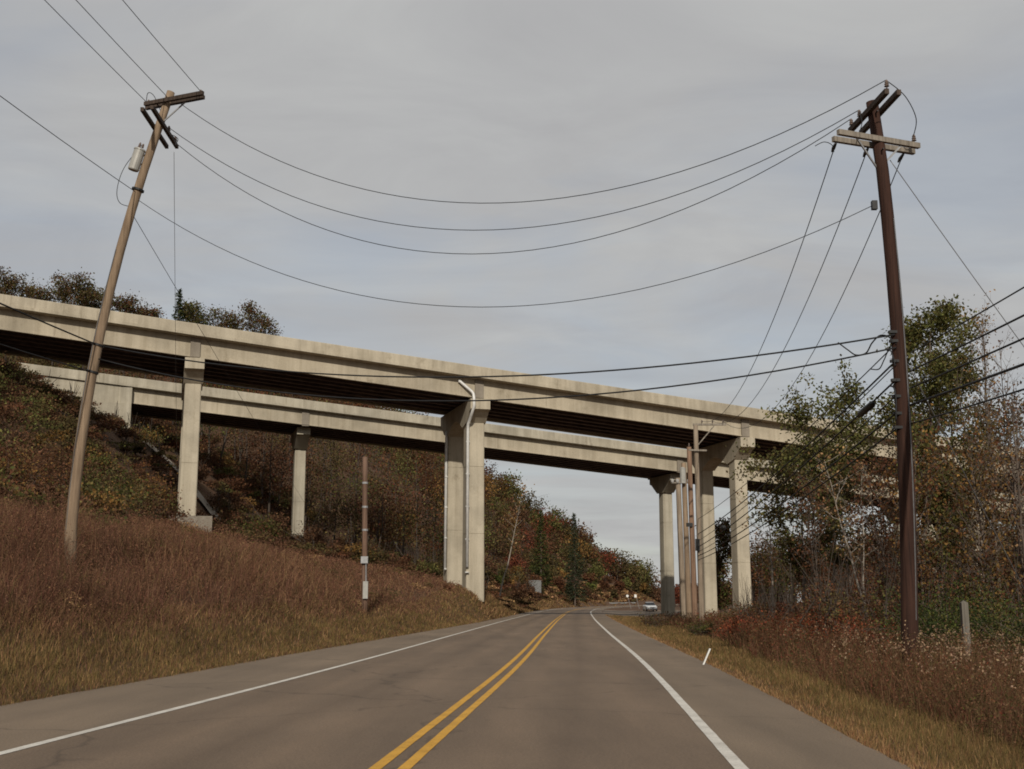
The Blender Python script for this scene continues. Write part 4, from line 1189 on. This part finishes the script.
wire('lower black cable from the tan pole to the left edge', on_lp(372), back(on_lp(372), -4.0, -50, .2), .02, sag=.9)
# primary wires from the right pole on to the far cluster
near_ins = [lb0.lerp(lb1, .03), lb0.lerp(lb1, .42), lb0.lerp(lb1, .86)]
far_lab = ['left', 'middle', 'right']
for p, q, l, vx in zip(near_ins, f_ins, far_lab, (785, 812, 845)):
    s = wire(l + ' one of three wires slanting from the dark pole arms to the far cluster', p - up * .1, q + up * .15, .012, via=(vx, 290))
    mb = MB(); d = (Vector(q) - Vector(p)).normalized(); mb.tube([p - up * .1, p - up * .1 + d * .25, p - up * .1 + d * .3, p - up * .1 + d * .5], [.03, .045, .045, .02], 7); mb.build('insulator', M['hw'], rp)
# communication cables right pole -> far cluster
cab = [(345, 519, .014, 'topmost'), (362, 534, .022, 'second'), (366, 541, .013, 'third'), (381, 547, .022, 'fourth, weighted'), (397, 552, .014, 'fifth'), (414, 556, .022, 'sixth'), (430, 560, .02, 'lowest')]
for y0, y1, r, l in cab:
    p = at(894, y0, RP_Y) + Vector((0, -.15, 0)); q = at(698, y1, 72)
    wire(f'{l} of the cables running from the dark pole down to the far cluster', p, q, r, sag=.3)
# splice case hanging on the fourth cable
p = at(894, 381, RP_Y) + Vector((0, -.15, 0)); q = at(698, 547, 72); d = (q - p).normalized()
pc = p.lerp(q, .062)
mb = MB(); c = pc - up * .1; mb.tube([c - d * .8, c - d * .7, c - d * .6, c + d * .6, c + d * .75], [.03, .06, .085, .085, .03], 10)
mb2 = mb.build('splice_case', M['hw'], None, True, org=c); tag(mb2, 'black cable splice case hanging left of the dark pole', 'splice case')
p = at(894, 362, RP_Y); q = at(698, 534, 72); pc = p.lerp(q, .86)
mb = MB(); c = at(723, 528, 66); mb.tube([c - d * .35, c - d * .2, c + d * .2, c + d * .35], [.05, .14, .14, .05], 10)
tag(mb.build('splice_case', M['hw'], None, True, org=c), 'small black splice case on the cable in front of the right columns', 'splice case')
# right pole -> back past the camera on the right
edges = [(353, 283, .014, 'topmost'), (371, 311, .019, 'second'), (388, 334, .019, 'third'), (405, 360, .026, 'thick fourth'), (424, 385, .018, 'lowest')]
for y0, y1, r, l in edges:
    p = at(906, y0, RP_Y) + Vector((0.1, 0, 0)); e = at(1024, y1, 18.6)
    d = e - p; q = p + d * 4.6
    wire(f'{l} of the black cables leaving the dark pole to the right edge', p, q, r, sag=.1)
wire('thin guy strand slanting from the dark pole top to the right edge', at(890, 160, RP_Y + .2), at(890, 160, RP_Y + .2) + (at(1024, 345, 27.5) - at(890, 160, RP_Y + .2)) * 1.5, .010, sag=.05, m=M['guy'], name='guy_wire', group='guy wires of the dark pole')
gp = at(911, 370, RP_Y + .1); ge = at(1030, 540, 31); gd_ = ge - gp
gq = gp + gd_ * 1.3; gq.z = Hs(gq.x, gq.y)
wire('pale guy strand anchored in the thicket right of the dark pole', gp, gq, .013, sag=0, m=M['guy'], name='guy_wire', group='guy wires of the dark pole')
# guy / drop wires on the left pole
wire('dark guy strand dropping from the tan pole behind the bridge deck line', on_lp(212), ground_hit(325, 535) , .010, sag=.2, m=M['wire'], name='guy_wire', group='guy wires of the tan pole')
p = b1.lerp(b0, .15)
p = at(174, 152, LP_Y); q = ground_hit(178, 545)
wire('thin strand dropping steeply from the tan pole arm behind the bridge deck', p, q, .008, sag=.3, m=M['guy'], name='guy_wire', group='guy wires of the tan pole')
for px, y0, y1 in ((161, 200, 214), ): 
    pass
# cable loops by the right pole
mb = MB(); q0 = at(836, 343, RP_Y + .5)
mb.tube(catmull([at(838, 342.5, RP_Y + .7), at(848, 350, RP_Y + .6), at(856, 355, RP_Y + .5), at(866, 353, RP_Y + .3), at(872, 343, RP_Y + .1), at(880, 335.5, RP_Y), at(889, 337, RP_Y - .2), at(893, 343, RP_Y - .25)]), .017, 6)
mb.build('cable_loop', M['wire'], rp, True)
mb = MB(); mb.tube(catmull([at(870, 369, RP_Y + .8), at(879, 369, RP_Y + .5), at(884, 360, RP_Y + .2), at(889, 350, RP_Y - .1), at(893, 356, RP_Y - .2), at(895, 366, RP_Y - .25)]), .014, 6)
mb.build('cable_loop', M['wire'], rp, True)
mb = MB(); mb.tube(catmull([at(890, 386, RP_Y), at(894, 388, RP_Y - .2), at(896, 400, RP_Y - .25), at(896, 420, RP_Y - .25)]), .02, 6)
mb.build('cable_loop', M['wire'], rp, True)

# ------------------------------------------------------------------ small roadside things
b = gpt(702, 30); e = at(710, 648.5, 30)
mb = MB(); d = (e - b).normalized(); s_ = Vector((.055, 0, 0))
mb.beam(b - d * .1, e, .09, .03); o = mb.build('delineator_post', M['white'], None, org=b)
tag(o, 'short leaning white delineator stub at the right road edge', 'marker post')
b = gpt(969, 26.5); e = at(969, 605, 26.5); e.x = b.x
pr = empty('wooden_post', b, 'weathered grey square post in the weeds right of the dark pole', 'post')
mb = MB(); mb.box((b + e) / 2, (.07, 0, 0), (0, .07, 0), (0, 0, (e.z - b.z) / 2 + .05)); mb.build('shaft', M['post'], pr)
mb = MB(); mb.add([e + Vector(v) for v in ((-.068, -.068, .05), (.068, -.068, .05), (.068, .068, .05), (-.068, .068, .05), (0, 0, .1))], [(0, 1, 4), (1, 2, 4), (2, 3, 4), (3, 0, 4), (3, 2, 1, 0)]); mb.build('post_cap', M['post'], pr)
for i, (px, Y, top, lab) in enumerate(((44, 66, 487, 'thin pale stake in the brush left of the tan pole'), (113, 62, 506, 'thin pale stake in the brush right of the tan pole'))):
    b = gpt(px, Y); e = at(px, top, Y); mb = MB(); mb.tube([b - up * .1, e], [.05, .04], 6); tag(mb.build('stake', M['wood_grey'], None, org=b), lab, 'stake')
# panel on posts left of the road
b = gpt(535, 245); sg = empty('roadside_panel', b, 'plain grey panel on two posts on the left bank', 'sign')
c = at(535, 586.5, 245); mb = MB(); mb.box(c, (1.25, .2, 0), (0, .03, 0), (0, 0, 1.25)); mb.build('panel', M['signback'], sg)
for dx in (-.9, .9):
    mb = MB(); mb.box(Vector((c.x + dx, c.y + .1 + dx * .17, (c.z + b.z - 1) / 2)), (.08, 0, 0), (0, .08, 0), (0, 0, (c.z - b.z + 1) / 2)); mb.build('post', M['post'], sg)
# pole-like bare trunk by the panel is part of the woods; small signs at the bend
for px, Y, top, lab, rnd in ((627.3, 258, 594.5, 'small round white sign on a post at the bend, left of two', True), (635.4, 250, 594.5, 'small square white sign on a post at the bend, right of two', False)):
    x = (px - 512) / F * Y * 1.016; b = Vector((x, Y, Hs(x, Y))); e = at(px, top, Y)
    r_ = empty('road_sign', b, lab, 'sign', 'small white signs at the bend')
    mb = MB(); mb.tube([b - up * .1, e], .04, 6); mb.build('post', M['metal'], r_)
    mb = MB()
    if rnd: mb.tube([e + Vector((0, -.06, -.3)), e + Vector((0, -.09, -.3))], .27, 16)
    else: mb.box(e + Vector((0, -.07, -.3)), (.24, 0, 0), (0, .015, 0), (0, 0, .3))
    mb.build('sign_plate', M['white'], r_)
# guard rail round the outside of the bend
def guardrail():
    ys = np.linspace(340, 382, 12); P = []
    for y in ys:
        x = float(edge_left(y)) - .6 + 7; P.append(Vector((float(edge_left(y)) - .5, y, float(ZR(y)))))
    r_ = empty('guard_rail', P[0], 'pale metal guard rail around the far bend', 'guard rail')
    mb = MB(); 
    for a, b in zip(P[:-1], P[1:]): mb.beam(a + up * .7, b + up * .7, .08, .34)
    mb.build('rail', M['rail'], r_)
    for p in P:
        m2 = MB(); m2.box(p + up * .35 + Vector((-.1, 0, 0)), (.06, 0, 0), (0, .06, 0), (0, 0, .45)); m2.build('post', M['post'], r_)
guardrail()

# silver car waiting on the side road
def car(px, Y, label):
    x = (px - 512) / F * Y * 1.016; z = max(Hs(x, Y), float(ZR(Y)) - .25) + .06
    root = empty('parked_car', (x, Y, z), label, 'car'); root.rotation_euler = (0, 0, math.radians(4))
    def loft(name, secs, m, par):
        V = []; f = []; k = len(secs[0])
        for s in secs: V += s
        for i in range(len(secs) - 1):
            for j in range(k): f.append((i * k + j, i * k + (j + 1) % k, (i + 1) * k + (j + 1) % k, (i + 1) * k + j))
        f.append(tuple(range(k))[::-1]); f.append(tuple((len(secs) - 1) * k + j for j in range(k)))
        return new_mesh(name, V, f, m, par, smooth=False)
    def sec(y, w, z0, z1, c=.12): return [(-w + c * .5, y, z0), (w - c * .5, y, z0), (w, y, z0 + c), (w, y, z1 - c), (w - c, y, z1), (-w + c, y, z1), (-w, y, z1 - c), (-w, y, z0 + c)]
    loft('body', [sec(-2.2, .7, .32, .68), sec(-2.05, .82, .25, .78), sec(-1.2, .88, .22, .88), sec(-.6, .89, .22, .95), sec(1.2, .89, .22, .97), sec(1.9, .86, .24, .95), sec(2.2, .76, .32, .8)], M['car'], root)
    loft('cabin', [sec(-.85, .74, .93, .97, .02), sec(-.15, .66, .93, 1.38, .1), sec(.9, .64, .93, 1.4, .1), sec(1.6, .70, .93, .99, .02)], M['glass'], root)
    loft('roof', [sec(-.12, .6, 1.385, 1.42, .015), sec(.9, .58, 1.405, 1.44, .015)], M['car'], root)
    for sx in (-.8, .8):
        for sy in (-1.35, 1.35):
            mb = MB(); mb.tube([(sx - .1, sy, .32), (sx + .1, sy, .32)], .32, 14); w = new_mesh('wheel', mb.v, mb.f, M['tyre'], root)
            mb = MB(); mb.tube([(sx - .11, sy, .32), (sx + .11, sy, .32)], .19, 10); new_mesh('rim', mb.v, mb.f, M['metal'], w)
    for sx in (-.58, .58):
        mb = MB(); mb.box((sx, -2.14, .62), (.17, 0, 0), (0, .05, 0), (0, 0, .08)); new_mesh('headlight', mb.v, mb.f, M['lamp'], root)
    mb = MB(); mb.box((0, -2.19, .52), (.35, 0, 0), (0, .03, 0), (0, 0, .07)); new_mesh('grille', mb.v, mb.f, M['hw'], root)
car(645.5, 200, 'silver car on the side road at the far bend')

# ------------------------------------------------------------------ sky, sun, camera
SUN_EL, SUN_AZ = math.radians(30), math.radians(180)      # azimuth from +Y, sun behind the camera
w = bpy.data.worlds.new('World'); sc.world = w; w.use_nodes = True
nt = w.node_tree; bg = nt.nodes['Background']; bg.inputs[1].default_value = .1
sky = N(nt, 'ShaderNodeTexSky', sky_type='NISHITA', sun_disc=False, sun_elevation=SUN_EL, sun_rotation=SUN_AZ)
tc = N(nt, 'ShaderNodeTexCoord'); sep = N(nt, 'ShaderNodeSeparateXYZ'); nt.links.new(tc.outputs['Generated'], sep.inputs[0])
mz = N(nt, 'ShaderNodeMath', operation='MAXIMUM'); mz.inputs[1].default_value = .03; nt.links.new(sep.outputs[2], mz.inputs[0])
za = N(nt, 'ShaderNodeMath', operation='ADD'); za.inputs[1].default_value = .12; nt.links.new(mz.outputs[0], za.inputs[0])
cmb = N(nt, 'ShaderNodeCombineXYZ')
for i in (0, 1):
    dv = N(nt, 'ShaderNodeMath', operation='DIVIDE'); nt.links.new(sep.outputs[i], dv.inputs[0]); nt.links.new(za.outputs[0], dv.inputs[1]); nt.links.new(dv.outputs[0], cmb.inputs[i])
def wn(scale, sx, detail=6, rough=.6, rot=0, loc=(0, 0, 0)):
    mp = N(nt, 'ShaderNodeMapping'); mp.inputs['Scale'].default_value = sx; mp.inputs['Rotation'].default_value = (0, 0, rot); mp.inputs['Location'].default_value = loc
    nz = N(nt, 'ShaderNodeTexNoise'); nz.inputs['Scale'].default_value = scale; nz.inputs['Detail'].default_value = detail; nz.inputs['Roughness'].default_value = rough
    nz.inputs['Distortion'].default_value = .6
    nt.links.new(cmb.outputs[0], mp.inputs[0]); nt.links.new(mp.outputs[0], nz.inputs['Vector']); return nz.outputs['Fac']
cl = ramp(nt, wn(1.7, (1, 1.6, 1), 7, .58, .35), [(.26, (4.1, 4.07, 4.1)), (.5, (4.6, 4.6, 4.58)), (.74, (5.15, 5.17, 5.07))])
cov = ramp(nt, wn(.75, (1, 1.6, 1), 5, .55, .4, (3.1, 1.7, 0)), [(.36, (.26, .26, .26)), (.58, (.03, .03, .03))])
skym = mix(nt, sky.outputs[0], (1.6, 1.65, 1.7), 1.0, 'MULTIPLY')
m = N(nt, 'ShaderNodeMix', data_type='RGBA'); nt.links.new(cov, m.inputs[0]); nt.links.new(cl, m.inputs[6]); nt.links.new(sky.outputs[0], m.inputs[7])
nt.links.new(m.outputs[2], bg.inputs[0])

sun = bpy.data.lights.new('sun', 'SUN'); sun.energy = 3.2; sun.angle = math.radians(.8); sun.color = (1, .93, .82)
so = bpy.data.objects.new('sun', sun); COL.objects.link(so)
sd = Vector((math.sin(SUN_AZ) * math.cos(SUN_EL), math.cos(SUN_AZ) * math.cos(SUN_EL), math.sin(SUN_EL)))
so.rotation_euler = sd.to_track_quat('Z', 'Y').to_euler(); so.location = (0, -20, 40)

cam = bpy.data.cameras.new('camera'); cam.sensor_width = 36; cam.lens = 36 * F / W; cam.clip_end = 9000; cam.clip_start = .1
co = bpy.data.objects.new('camera', cam); COL.objects.link(co); co.location = (0, 0, CAMZ)
co.rotation_euler = (PI / 2 + TH, 0, 0); sc.camera = co

sc.view_settings.view_transform = 'Standard'; sc.view_settings.look = 'None'
sc.view_settings.exposure = 0; sc.view_settings.gamma = 1
sc.render.engine = 'CYCLES'
sc.cycles.max_bounces = 6; sc.cycles.diffuse_bounces = 4; sc.cycles.transparent_max_bounces = 4
sc.cycles.pixel_filter_type = 'BLACKMAN_HARRIS'; sc.cycles.filter_width = 1.8
